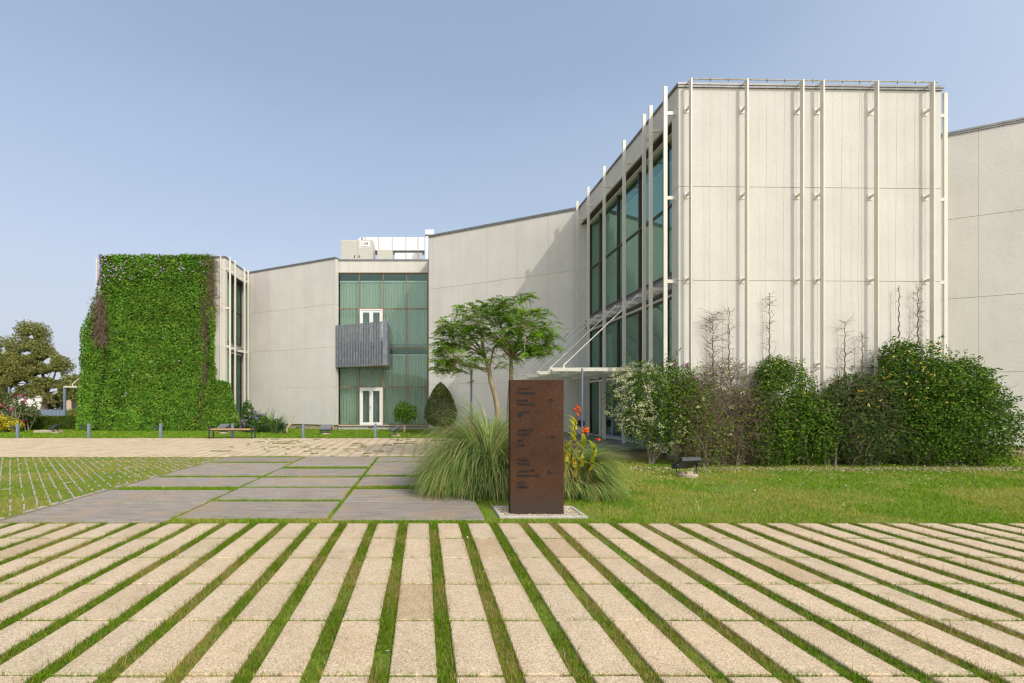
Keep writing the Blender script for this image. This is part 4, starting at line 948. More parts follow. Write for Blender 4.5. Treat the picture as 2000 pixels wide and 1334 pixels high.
# potted plants behind the entrance glass
def potted(loc, label):
    t = empty('potted_plant', (0, 0, 0), label, 'potted plant', 'potted plants inside the entrance')
    m = MB(); m.tube([(0, 0, 0), (0, 0, 0.42), (0, 0, 0.42), (0, 0, 0.50)], [0.16, 0.245, 0.27, 0.27], 18); m.build('pot', plain('terracotta', (0.45, 0.21, 0.10), 0.8), t)
    r = np.random.default_rng(int(loc[1] * 10)); n = 42
    (A, CA) = ribbons(np.stack([r.normal(0, .04, n), r.normal(0, .04, n), np.full(n, 0.48)], 1), r.random(n) * 6.28, 1.2 + 0.3 * r.random(n), 0.1 - 1.2 * r.random(n), 0.8 + 0.6 * r.random(n), np.full(n, 0.055), palette(n, [(0.06, 0.13, 0.03), (0.10, 0.18, 0.04)], [1, 1], 0.2, r), 5, 1.6, r)
    np_mesh('leaves', [A], M['leaf'], t, cols=[CA]); t.location = loc; return t
potted((GX + 0.50, 16.3, 0.25), 'leafy plant in a terracotta pot just inside the entrance doors')
potted((GX + 0.45, 17.75, 0.25), 'tall leafy plant in terracotta pot behind the tall pane beside the doors')
potted((GX + 0.75, 15.2, 0.25), 'terracotta potted plant behind the second glass door leaf')

# ---------------------------------------------------------------- vegetation
def leaf_cloud(P, out, L, W, cols, wts, r, up=0.35, rnd=0.75, jit=0.22):
    n = len(P); N = unit(out + np.array([0, 0, up]) + r.normal(0, rnd, (n, 3))); T = r.normal(0, 1, (n, 3)) + np.array([0, 0, -0.5])
    return leaves(P, N, T, L * (0.7 + 0.6 * r.random(n)), W * (0.7 + 0.6 * r.random(n)), palette(n, cols, wts, jit, r))
def blob_points(blobs, n, r, shell=0.35):
    """points in the outer shell of a union of ellipsoids (centre, radii); returns points and outward directions"""
    vol = np.array([b[1][0] * b[1][1] + b[1][0] * b[1][2] + b[1][1] * b[1][2] for b in blobs]); cnt = r.multinomial(n, vol / vol.sum()); PP = []; OO = []
    for (c, q), k in zip(blobs, cnt):
        u = unit(r.normal(0, 1, (k, 3))); c = np.array(c); q = np.array(q); wob = 0.66 + 0.66 * fbm(u[:, 0] * 2.2 + c[0] * 3, u[:, 1] * 2.2 + u[:, 2] * 2.7 + c[2], 1.6)
        rad = (1 - shell * r.random(k) ** 1.5) * wob; PP.append(c + u * q * rad[:, None]); OO.append(unit(u / q))
    P = np.concatenate(PP); O = np.concatenate(OO); k = P[:, 2] > 0.01; return P[k], O[k]
def twig_mass(P0, n, r, L=0.5, rad=0.006, steps=5, down=-0.05, spread=1.0):
    m = MB()
    for i in range(n):
        p = Vector(P0[i]); d = Vector(r.normal(0, 1, 3) * (1, 0.6, 1)).normalized(); pts = [p]
        for k in range(steps):
            d = (d + Vector(r.normal(0, 0.45 * spread, 3)) + Vector((0, 0, down))).normalized(); p = p + d * L / steps; pts.append(p.copy())
        m.tube(pts, list(np.linspace(rad, rad * 0.4, steps + 1)), 4, cap=False)
    return m

def pr_outline(points):                                      # outline given at px -> list of (x, z) at depth
    return points
# ---- ivy on the far left block
def ivy():
    t = empty('ivy', (-15.3, 24.9, 0), 'thick green climbing ivy with purple flowers covering the whole far left wall', 'ivy')
    r = np.random.default_rng(60); Y = 24.75; k = Y / F
    lim = [(498, 196, 420), (540, 196, 419), (560, 197, 419), (600, 181, 420), (650, 162, 421), (700, 160, 422), (742, 160, 423), (746, 160, 452), (760, 160, 455), (790, 160, 463), (815, 160, 474), (839, 158, 480)]
    ly = np.array([q[0] for q in lim]); lx0 = np.array([q[1] for q in lim]); lx1 = np.array([q[2] for q in lim])
    def bulge(x, y):                                        # distance of the leaf skin from the wall
        b = 0.16 + 0.30 * fbm(x / 34, y / 40, 1.0) + 0.10 * vnoise(x / 9, y / 9, 1.0)
        b = b + 0.55 * np.clip((y - 640) / 190, 0, 1) ** 2 * 0.5
        for cx_, w_ in ((399, 5.0), (203, 4.0)): b = b - 0.36 * np.exp(-((x - cx_ + 6 * np.sin(y / 40)) / w_) ** 2) * np.clip((y - 560) / 60, 0, 1)
        return b
    n = 70000; y = 497 + 342 * r.random(n); x = 156 + 326 * r.random(n)
    a = np.interp(y, ly, lx0) + 5 * (fbm(y / 14, y * 0, 1) - 0.5); b = np.interp(y, ly, lx1) + 5 * (fbm(y / 11, y * 0 + 7, 1) - 0.5); top = 499 - 6 * (fbm(x / 16, x * 0 + 3, 1) - 0.35)
    kk_ = (x > a) & (x < b) & (y > top)
    dead = ((x > 409 - (y - 500) * 0.02) & (y < 600) & (r.random(n) < 0.80)) | ((np.abs(x - 197 + (y - 620) * 0.05) < 7 + 5 * vnoise(x * 0, y / 20, 1)) & (y > 585) & (y < 665) & (r.random(n) < 0.85)) | ((np.abs(x - 200) < 4) & (y > 560) & (y < 600) & (r.random(n) < .6))
    thin = fbm(x / 26, y / 26, 1.0) < 0.30
    keep = kk_ & ~dead & ~(thin & (r.random(n) < 0.35)); x, y = x[keep], y[keep]; n = len(x)
    d = bulge(x, y); dep = d - 0.17 * r.random(n) ** 1.2
    P = np.stack([(x - CX) * k, Y + 0.16 - dep, CH + (CY - y) * k], 1); P = P[P[:, 2] > 0.0]; x = x[:len(P)]; n = len(P)
    gx = (bulge(x + 3, y[:n]) - bulge(x - 3, y[:n])) / (6 * k); gz = (bulge(x, y[:n] - 3) - bulge(x, y[:n] + 3)) / (6 * k)
    out_ = unit(np.stack([-gx * 0.8, -np.ones(n), -gz * 0.8], 1)); N = unit(out_ + np.array([0, 0, 0.45]) + r.normal(0, 0.42, (n, 3)))
    T = r.normal(0, 0.5, (n, 3)) + np.array([0, -0.2, -1.0])
    C = palette(n, [(0.085, 0.185, 0.018), (0.125, 0.245, 0.025), (0.19, 0.31, 0.035), (0.055, 0.135, 0.015), (0.30, 0.30, 0.06)], [5, 5, 2, 4, 0.15], 0.2, r)
    age = 0.85 + 0.95 * fbm(x / 30, y[:n] / 34, 1.0); C = np.clip(C * age[:, None] * np.stack([1.0 + 0.25 * (vnoise(x / 12, y[:n] / 12, 1) - .5), np.ones(n), np.ones(n)], 1), 0, 1)
    A, CA = leaves(P, N, T, 0.07 + 0.07 * r.random(n), 0.06 + 0.055 * r.random(n), C, 0.18)
    np_mesh('foliage', [A], M['leaf'], t, cols=[CA])
    # dead stems where the wall shows
    S0 = []; 
    for _ in range(420): S0.append(at(409 + 8 * r.random(), 500 + 120 * r.random(), Y + 0.05 - 0.15 * r.random()))
    for _ in range(460): S0.append(at(189 + 15 * r.random(), 575 + 92 * r.random(), Y - 0.05 - 0.25 * r.random()))
    for _ in range(420): S0.append(at(396 + 9 * r.random(), 560 + 270 * r.random(), Y + 0.08 - 0.12 * r.random()))
    twig_mass(S0, len(S0), r, 0.7, 0.011, 5, -0.35).build('stem', M['twig'], t)
    # dark backing sheet under the leaves, its colour paints the shaded gaps
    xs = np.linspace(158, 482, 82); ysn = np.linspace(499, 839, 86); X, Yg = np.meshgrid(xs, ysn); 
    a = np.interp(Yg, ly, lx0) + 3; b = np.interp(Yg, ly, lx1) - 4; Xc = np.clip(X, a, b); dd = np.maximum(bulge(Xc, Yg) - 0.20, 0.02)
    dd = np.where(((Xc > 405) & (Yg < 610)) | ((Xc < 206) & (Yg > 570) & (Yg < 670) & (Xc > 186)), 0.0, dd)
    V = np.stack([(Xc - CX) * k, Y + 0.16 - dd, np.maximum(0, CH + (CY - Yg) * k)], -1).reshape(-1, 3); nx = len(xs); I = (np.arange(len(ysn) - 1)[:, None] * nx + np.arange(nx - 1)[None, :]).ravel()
    np_mesh('dark_backing', [(V, np.stack([I, I + 1, I + nx + 1, I + nx], 1))], plain('gap_shade', (0.022, 0.030, 0.010), 0.95, var=0.5, scale=5), t)
    # purple flowers
    n = 170; u = r.random(n); x = 197 + 215 * u ** 3.4; y = 499 + 75 * r.random(n) ** 1.3 * (1 - 0.55 * u ** 1.2) + 250 * (r.random(n) < 0.06) * r.random(n)
    P = np.stack([(x - CX) * k, Y + 0.16 - bulge(x, y) - 0.04, CH + (CY - y) * k], 1); N = unit(r.normal(0, .3, (n, 3)) + np.array([0.2, -1.0, 0.3]))
    A, CA = leaves(P, N, r.normal(0, 1, (n, 3)), 0.085, 0.085, palette(n, [(0.50, 0.30, 0.66), (0.60, 0.42, 0.74)], [1, 1], 0.15, r), 0.1)
    np_mesh('blossom', [A], M['petal'], t, cols=[CA])
ivy()

# ---- flowering shrubs along the big block
def shrub(name, label, cat, blobs, n, L, W, cols, wts, seed, flowers=None, twigs=0, group='shrubs against the front of the big block', shoots=0, twc='twig', deadf=None, tl=0.5, shell=0.35, base=None):
    r = np.random.default_rng(seed); c0 = np.mean([b[0] for b in blobs], 0)
    t = empty(name, (float(c0[0]), float(c0[1]), 0), label, cat, group)
    P, O = blob_points(blobs, n, r, shell)
    if deadf is not None: k = r.random(len(P)) > deadf(P); P, O = P[k], O[k]
    lay = [leaf_cloud(P, O, L, W, cols, wts, r)]
    SP = []
    if shoots:
        Q, QO = blob_points(blobs, shoots, r, 0.05); kq = QO[:, 1] < 0.5; Q, QO = Q[kq], QO[kq]
        for q, o in zip(Q, QO):
            d = unit((o + np.array([0, 0, 0.55]) + r.normal(0, .35, 3))[None])[0]; ln = 0.12 + 0.38 * r.random() ** 2; p = q.copy(); st = [p.copy()]
            for s_ in range(6):
                p = p + d * ln / 6; d = unit((d + np.array([0, 0, -0.10]) + r.normal(0, 0.12, 3))[None])[0]; st.append(p.copy()); SP += [p + r.normal(0, 0.018, 3), p + r.normal(0, 0.018, 3)]
        SP = np.array(SP); lay.append(leaf_cloud(SP, r.normal(0, 1, SP.shape), L * 0.9, W * 0.9, cols, wts, r))
    np_mesh('foliage', [a for a, _ in lay], M['leaf'], t, cols=[b for _, b in lay])
    if twigs:
        Q, _ = blob_points(blobs, twigs, r, 0.55); twig_mass([tuple(q) for q in Q], len(Q), r, tl, 0.0055, 5, -0.08).build('twigs', M[twc], t)
    m = MB(); b0 = base or [(c[0], c[1]) for c, q in blobs]
    for (bx_, by_) in b0:
        for s_ in range(4):
            q = blobs[r.integers(len(blobs))][0]; e = Vector((bx_ + r.normal(0, .35), by_ + r.normal(0, .12), 0.9 + 0.5 * r.random())); b_ = Vector((bx_ + r.normal(0, .08), by_ + r.normal(0, .05), -0.02))
            m.tube([b_, b_.lerp(e, .5) + Vector((r.normal(0, .05), r.normal(0, .04), 0)), e], [0.03, 0.022, 0.012], 6)
    m.build('stem', M['bark_grey'], t)
    if flowers:
        for nm, (fn, fl_, fc, fw, box) in flowers.items():
            P, O = blob_points(blobs, fn * 10, r, 0.06); k = O[:, 1] < 0.35
            if box is not None: k &= box(P)
            P, O = P[k], O[k]
            if nm.startswith('white') and len(P) > 200:            # panicles: flowers gathered round a few dozen centres
                cen = P[r.integers(len(P), size=150)]; dmin = np.min(np.linalg.norm(P[:, None, :] - cen[None], axis=2), 1); kk_ = dmin < 0.15; P, O = P[kk_], O[kk_]
            P, O = P[:fn], O[:fn]; q = 7 if nm.startswith('white') or nm.startswith('pink') else 4
            PP = np.repeat(P + O * 0.035, q, 0) + r.normal(0, 0.026 if q == 7 else 0.016, (len(P) * q, 3))
            OO = np.repeat(O, q, 0); A, CA = leaf_cloud(PP, OO, fl_, fl_ * 0.75, fc, fw, r, 0.3, 0.8, 0.12)
            np_mesh('blossom', [A], M['petal'], t, cols=[CA])
    return t
GRN = [(0.065, 0.14, 0.014), (0.115, 0.215, 0.020), (0.20, 0.31, 0.03), (0.045, 0.095, 0.014)]
YEL = {'yellow': (36, 0.038, [(0.74, 0.56, 0.08), (0.80, 0.70, 0.28)], [3, 3], None)}
WHT = [(0.66, 0.63, 0.36), (0.74, 0.72, 0.52), (0.58, 0.58, 0.24)]
shrub('bougainvillea', 'loose flowering shrub covered in creamy white blossom beside the entrance terrace', 'shrub',
      [((5.55, 11.2, 1.75), (0.72, 0.5, 0.95)), ((6.25, 10.95, 1.05), (0.75, 0.45, 0.75)), ((6.5, 11.05, 2.1), (0.5, 0.4, 0.5)), ((6.15, 11.0, 1.95), (0.75, 0.5, 0.72)), ((5.7, 11.15, 1.1), (0.60, 0.45, 0.62)), ((6.6, 10.9, 1.45), (0.7, 0.4, 0.85))], 9000, 0.058, 0.042, GRN, [3, 5, 4, 2], 71,
      {'white': (560, 0.034, WHT, [3, 3, 2], lambda P: P[:, 0] + 0.25 * P[:, 2] < 6.85), 'pink': (16, 0.045, [(0.62, 0.04, 0.42), (0.5, 0.03, 0.3)], [2, 1], lambda P: (P[:, 0] > 6.1) & (P[:, 2] > 2.1))}, twigs=260, shoots=80, base=[(6.0, 11.15)], shell=0.5)
dryC = [(0.14, 0.25, 0.02), (0.22, 0.34, 0.03), (0.20, 0.13, 0.08)]
shrub('dry_shrub', 'mostly dead brown tangle of dry twigs between the white blossom and the green shrubs', 'shrub',
      [((7.45, 10.95, 1.35), (0.95, 0.50, 1.35)), ((8.05, 10.95, 0.9), (0.8, 0.5, 0.95)), ((7.0, 10.75, 0.8), (0.75, 0.42, 0.85)), ((7.75, 11.05, 2.1), (0.50, 0.35, 0.65)), ((6.85, 10.95, 1.5), (0.6, 0.42, 0.8)), ((8.45, 10.95, 1.3), (0.5, 0.42, 0.8))], 8500, 0.055, 0.04, dryC, [5, 5, 2], 72,
      {'white': (16, 0.05, WHT, [3, 3, 2], None)}, twigs=2900, shoots=44, tl=0.42, deadf=lambda P: np.clip((P[:, 0] - 6.9) * 1.0 + (P[:, 2] - 1.5) * 0.4, 0.05, 0.76))
shrub('honeysuckle', 'round green honeysuckle with yellow flowers left of the other green shrubs', 'shrub',
      [((9.15, 10.95, 1.55), (0.78, 0.5, 1.15)), ((9.75, 10.95, 0.95), (0.8, 0.5, 0.98)), ((8.75, 10.85, 0.8), (0.6, 0.45, 0.85)), ((9.05, 11.1, 2.35), (0.42, 0.3, 0.45))], 20000, 0.056, 0.040, GRN, [4, 5, 3, 3], 73, YEL, twigs=240, shoots=60)
shrub('honeysuckle', 'sparser low green honeysuckle with bare brown twigs in the middle of the row', 'shrub',
      [((10.85, 10.95, 1.15), (0.85, 0.5, 1.0)), ((11.25, 10.9, 0.7), (0.9, 0.5, 0.8)), ((11.0, 11.0, 1.85), (0.6, 0.36, 0.55)), ((10.35, 10.95, 1.25), (0.55, 0.42, 0.85)), ((11.6, 10.95, 1.45), (0.6, 0.42, 0.8))], 19000, 0.055, 0.038, [(0.055, 0.105, 0.02), (0.085, 0.15, 0.03), (0.14, 0.21, 0.04), (0.11, 0.10, 0.05)], [4, 5, 2, 2], 74,
      {'yellow': (26, 0.04, [(0.80, 0.52, 0.06), (0.85, 0.72, 0.25)], [3, 2], None)}, twigs=800, shoots=60, deadf=lambda P: np.clip((10.7 - P[:, 0]) * 0.8, 0, 0.6))
shrub('honeysuckle', 'largest dense green honeysuckle studded with orange yellow flowers at the end of the row', 'shrub',
      [((12.55, 11.0, 1.9), (0.95, 0.5, 1.25)), ((13.35, 10.9, 1.45), (1.1, 0.62, 1.3)), ((14.1, 10.95, 1.0), (0.85, 0.65, 1.1)), ((12.7, 10.85, 0.85), (1.0, 0.5, 0.95)), ((12.35, 11.15, 2.75), (0.42, 0.3, 0.50)), ((13.6, 11.0, 2.05), (0.85, 0.5, 0.65))], 40000, 0.058, 0.041, GRN, [5, 5, 3, 4], 75,
      {'yellow': (110, 0.038, [(0.74, 0.52, 0.07), (0.80, 0.70, 0.28), (0.78, 0.38, 0.04)], [4, 4, 1], None)}, twigs=200, shoots=150)
# dead climbers on the trellis wires
def dead_vine(p, ytop, ybot, n, spread, seed, label):
    r = np.random.default_rng(seed); x = (p - CX) * 11.36 / F; yb = wy(x) - 0.13; zt = CH + (CY - ytop) * 11.34 / F; zb_ = CH + (CY - ybot) * 11.34 / F
    t = empty('dead_vine', (x, yb, zb_), label, 'climbing plant', 'leafless vines on the trellis wires'); m = MB(); pts = []; z = zb_; i = 0
    while z < zt: pts.append((x + 0.005 * math.sin(i * 0.9) + r.normal(0, .003), yb + 0.015 * math.cos(i * 1.7), z)); z += 0.07; i += 1
    m.tube(pts, list(np.linspace(0.016, 0.006, len(pts))), 5); m.build('stem', M['twig'], t); m = MB()
    for _ in range(n):
        u = r.random(); p0 = Vector(pts[int((1 - u ** 1.3) * (len(pts) - 1)) if r.random() < .5 else r.integers(len(pts))]); d = Vector((r.choice([-1, 1]) * (0.6 + r.random()), -0.1 * r.random(), 0.2 + 0.9 * r.random())).normalized()
        L = spread * (0.25 + 0.75 * r.random()); q = [p0]
        for s_ in range(6):
            p0 = p0 + d * L / 6; d = (d + Vector(r.normal(0, 0.28, 3) * (1, .3, 1)) + Vector((0, 0, -0.10))).normalized(); q.append(p0.copy())
        m.tube(q, list(np.linspace(0.005, 0.0022, 7)), 4, cap=False)
        for s_ in (2, 4):
            e = q[s_] + Vector(r.normal(0, 0.05, 3) * (1, .4, 1)); m.tube([q[s_], e], [0.003, 0.0015], 4, cap=False)
    m.build('twigs', M['twig'], t)
dead_vine(1391, 606, 735, 95, 0.55, 81, 'leafless brown vine with wide tangled twigs above the dry brown shrub')
dead_vine(1423, 598, 735, 26, 0.30, 82, 'thin bare vine on the wire right of the tangled leafless vine')
dead_vine(1503, 568, 705, 34, 0.26, 83, 'thin bare vine rising from the top of the leftmost green honeysuckle')
dead_vine(1653, 622, 740, 36, 0.42, 84, 'bare vine with looping twigs above the sparse middle honeysuckle')
dead_vine(1688, 650, 740, 30, 0.26, 85, 'short bare vine with dark buds beside the looping vine')
dead_vine(1761, 556, 660, 14, 0.12, 86, 'straight bare vine climbing its wire above the largest honeysuckle')
dead_vine(1799, 556, 670, 44, 0.28, 87, 'twiggy bare vine near the last fin above the largest honeysuckle')

# ---- ornamental grass clumps behind the sign
def clump(cx_, cy_, n, Lr, Rr, e_end, seed, label, cols, wts, sq=(1, 1), name='ornamental_grass', wd=0.010, K=8, pw=1.9, avoid=None):
    r = np.random.default_rng(seed); nt_ = max(12, n // 130); ta = r.random(nt_) * 2 * np.pi; tq = Rr * np.sqrt(r.random(nt_)); tl = 0.75 + 0.4 * r.random(nt_); tc_ = 0.72 + 0.5 * r.random(nt_); tz = r.normal(0, 0.35, nt_)
    g = r.integers(nt_, size=n); a = ta[g] + r.normal(0, 0.05, n); q = np.clip(tq[g] + r.normal(0, 0.03, n), 0, Rr)
    P = np.stack([cx_ + np.cos(a) * q * sq[0] + r.normal(0, .025, n), cy_ + np.sin(a) * q * sq[1] + r.normal(0, .025, n), np.zeros(n)], 1)
    az = a + tz[g] + r.normal(0, 0.32, n); lean = q / Rr; e0 = np.radians(90 - 34 * lean * r.random(n) - 8 * r.random(n)); e1 = np.radians(e_end - 12 * r.random(n) + 45 * (r.random(n) < 0.18))
    L = (Lr[1] - (Lr[1] - Lr[0]) * lean ** 1.5) * (0.45 + 0.62 * r.random(n) ** 0.6) * tl[g]; bend = pw * (1.0 - 0.45 * lean)
    A, CA = ribbons(P, az, e0, e1, L, wd * (0.6 + 0.8 * r.random(n)), np.clip(palette(n, cols, wts, 0.32, r) * tc_[g][:, None], 0, 1), K, bend, r, avoid)
    t = np_mesh(name, [A], M['blade'], cols=[CA]); return tag(t, label, 'grass clump')
GC = [(0.16, 0.29, 0.065), (0.22, 0.37, 0.11), (0.30, 0.38, 0.09), (0.50, 0.46, 0.15), (0.56, 0.45, 0.20)]
behind_sign = lambda V: V[..., 1] < 6.72
cl1 = clump(1.22, 7.8, 11500, (1.1, 2.35), 0.62, -86, 91, 'big fountain of arching ornamental grass left of the rusted sign', GC, [4, 4, 3, 3, 2], (1.15, 0.8), wd=0.014, avoid=behind_sign)
cl2 = clump(2.52, 7.4, 5000, (0.75, 1.5), 0.36, -84, 92, 'smaller arching ornamental grass clump right of the rusted sign', GC, [4, 5, 3, 3, 2], (1.1, 0.8), wd=0.012, avoid=behind_sign)
tag(cl1, group='arching grass clumps behind the sign'); tag(cl2, group='arching grass clumps behind the sign')
clump(-7.9, 22.9, 500, (0.9, 1.6), 0.30, -55, 93, 'green fountain grass against the plain white wall behind the spiky plant', GC, [5, 4, 2, 1, 1], (1.2, 0.8), 'fountain_grass', 0.022, 6)
# spiky yucca
def yucca():
    t = empty('yucca', (-7.35, 22.3, 0), 'dark green spiky yucca on the lawn before the fountain grass', 'plant'); r = np.random.default_rng(95); n = 90
    A, CA = ribbons(np.tile([[-7.35, 22.3, 0.22]], (n, 1)) + r.normal(0, .03, (n, 3)), r.random(n) * 6.28, np.radians(85 - 95 * r.random(n)), np.radians(60 - 95 * r.random(n)), 0.40 + 0.30 * r.random(n), np.full(n, 0.045), palette(n, [(0.05, 0.12, 0.05), (0.09, 0.17, 0.07)], [1, 1], 0.2, r), 3, 1.2, r)
    np_mesh('leaves', [A], M['leaf'], t, cols=[CA]); m = MB(); m.tube([(-7.35, 22.3, -0.02), (-7.35, 22.3, 0.26)], [0.09, 0.06], 8); m.build('trunk', M['bark_grey'], t)
yucca()
# morning glory mound at the foot of the ivy
shrub('morning_glory', 'low green creeper with purple flowers at the foot of the white wall', 'shrub', [((-8.95, 23.2, 0.35), (0.75, 0.5, 0.72)), ((-8.25, 23.2, 0.25), (0.6, 0.4, 0.5)), ((-9.55, 23.5, 1.05), (0.33, 0.3, 0.62))], 3000, 0.11, 0.09, [(0.06, 0.14, 0.02), (0.09, 0.19, 0.03)], [1, 1], 96, {'purple': (34, 0.09, [(0.40, 0.20, 0.62)], [1], None)}, group='plants along the white wall')
# cone topiary
def topiary(x, y, h, w_, seed, name, label, cols, z0=0.42, n=9000, ls=0.075):
    r = np.random.default_rng(seed); t = empty(name, (x, y, 0), label, 'topiary'); u = r.random(n); a = r.random(n) * 6.28; z = z0 + (h - z0) * u
    prof = np.interp(u, [0, 0.06, 0.2, 0.35, 0.6, 0.8, 0.93, 1.0], [0.35, 0.72, 0.98, 1.0, 0.80, 0.52, 0.26, 0.02]) * w_ / 2; q = prof * (1 - 0.30 * r.random(n) ** 2) * (0.86 + 0.26 * fbm(a * 3, z * 4, 1))
    P = np.stack([x + np.cos(a) * q, y + np.sin(a) * q, z], 1); O = np.stack([np.cos(a), np.sin(a), np.full(n, 0.3)], 1); A, CA = leaf_cloud(P, O, ls, ls * 0.6, cols, [3, 3, 2], r, 0.2, 0.8)
    np_mesh('foliage', [A], M['leaf'], t, cols=[CA]); m = MB(); m.tube([(x, y, -0.02), (x + 0.02, y, z0 + 0.9)], [0.05, 0.04], 8); m.build('trunk', M['bark_grey'], t); return t
topiary((860.5 - CX) * 21.1 / F, 21.1, CH + (CY - 747) * 21.1 / F, 1.55, 97, 'topiary', 'clipped dark green cone shaped topiary at the corner of the white wall', [(0.07, 0.11, 0.022), (0.11, 0.15, 0.035), (0.17, 0.16, 0.06)])
def small_shrub():
    x, y = (790 - CX) * 23.0 / F, 23.0; t = empty('young_shrub', (x, y, 0), 'small round bright green shrub in front of the ground floor glazing', 'shrub'); r = np.random.default_rng(98)
    P, O = blob_points([((x, y, 1.05), (0.62, 0.5, 0.62)), ((x + 0.15, y, 0.85), (0.55, 0.4, 0.40)), ((x - 0.1, y, 1.35), (0.35, 0.3, 0.38)), ((x - 0.3, y, 1.0), (0.35, 0.3, 0.45)), ((x + 0.35, y, 1.15), (0.32, 0.3, 0.35))], 2100, r, 0.95); A, CA = leaf_cloud(P, O, 0.10, 0.06, [(0.06, 0.15, 0.015), (0.11, 0.24, 0.02), (0.16, 0.30, 0.03)], [2, 3, 2], r, 0.5)
    np_mesh('foliage', [A], M['leaf'], t, cols=[CA]); m = MB()
    for i in range(6): m.tube([(x + r.normal(0, .03), y, -0.02), (x + r.normal(0, .08), y, 0.5), (x + r.normal(0, .3), y + r.normal(0, .2), 1.2)], [0.022, 0.016, 0.006], 6)
    m.build('stem', M['bark_pale'], t)
small_shrub()
# ---- canna lilies right of the sign
def canna():
    t = empty('canna', (2.35, 7.0, 0), 'canna lilies with orange red flowers and yellow green leaves right of the sign', 'plant'); r = np.random.default_rng(99); Y = 6.95; A = []; CA = []; st = MB(); FP = []
    for (bx_, tx, ty, fl_) in ((1112, 1128, 792, 1), (1128, 1143, 833, 1), (1140, 1168, 850, .45), (1105, 1106, 845, 0), (1120, 1124, 880, 0)):
        b0 = at(bx_, 968, Y + 0.1 * r.random()); tp = at(tx, ty + 8, Y); mid = b0.lerp(tp, 0.6) + Vector((-0.03, 0, 0)); st.tube([b0, mid, tp], [0.012, 0.010, 0.006], 6)
        n = 7; P = np.array([list(b0.lerp(tp, 0.45 + 0.45 * i / n)) for i in range(n)]); az = r.random(n) * 6.28
        a, c = ribbons(P, az, np.radians(70 - 20 * r.random(n)), np.radians(5 - 50 * r.random(n)), 0.20 + 0.14 * r.random(n), np.full(n, 0.085), palette(n, [(0.55, 0.52, 0.03), (0.34, 0.42, 0.03), (0.68, 0.56, 0.04)], [2, 2, 1], 0.15, r), 5, 1.2, r); A.append(a); CA.append(c)
        if fl_: FP.append((tp, fl_))
    np_mesh('leaves', A, M['leaf'], t, cols=CA); st.build('stem', plain('canna_stem', (0.16, 0.045, 0.04), 0.6), t)
    for tp, s_ in FP:
        n = int(18 * s_) + 4; P = np.array(tp) + r.normal(0, 0.024 * s_ + 0.004, (n, 3)); N = unit(r.normal(0, .8, (n, 3)) + np.array([0, -1, .4])); a, c = leaves(P, N, r.normal(0, .6, (n, 3)) + np.array([0, 0, 1]), 0.058 * (0.5 + 0.5 * s_), 0.034 * (0.5 + .5 * s_), palette(n, [(0.80, 0.10, 0.01), (0.85, 0.20, 0.015), (0.6, 0.05, 0.01)], [3, 2, 1], 0.1, r), 0.3)
        np_mesh('flower', [a], M['petal'], t, cols=[c])
canna()
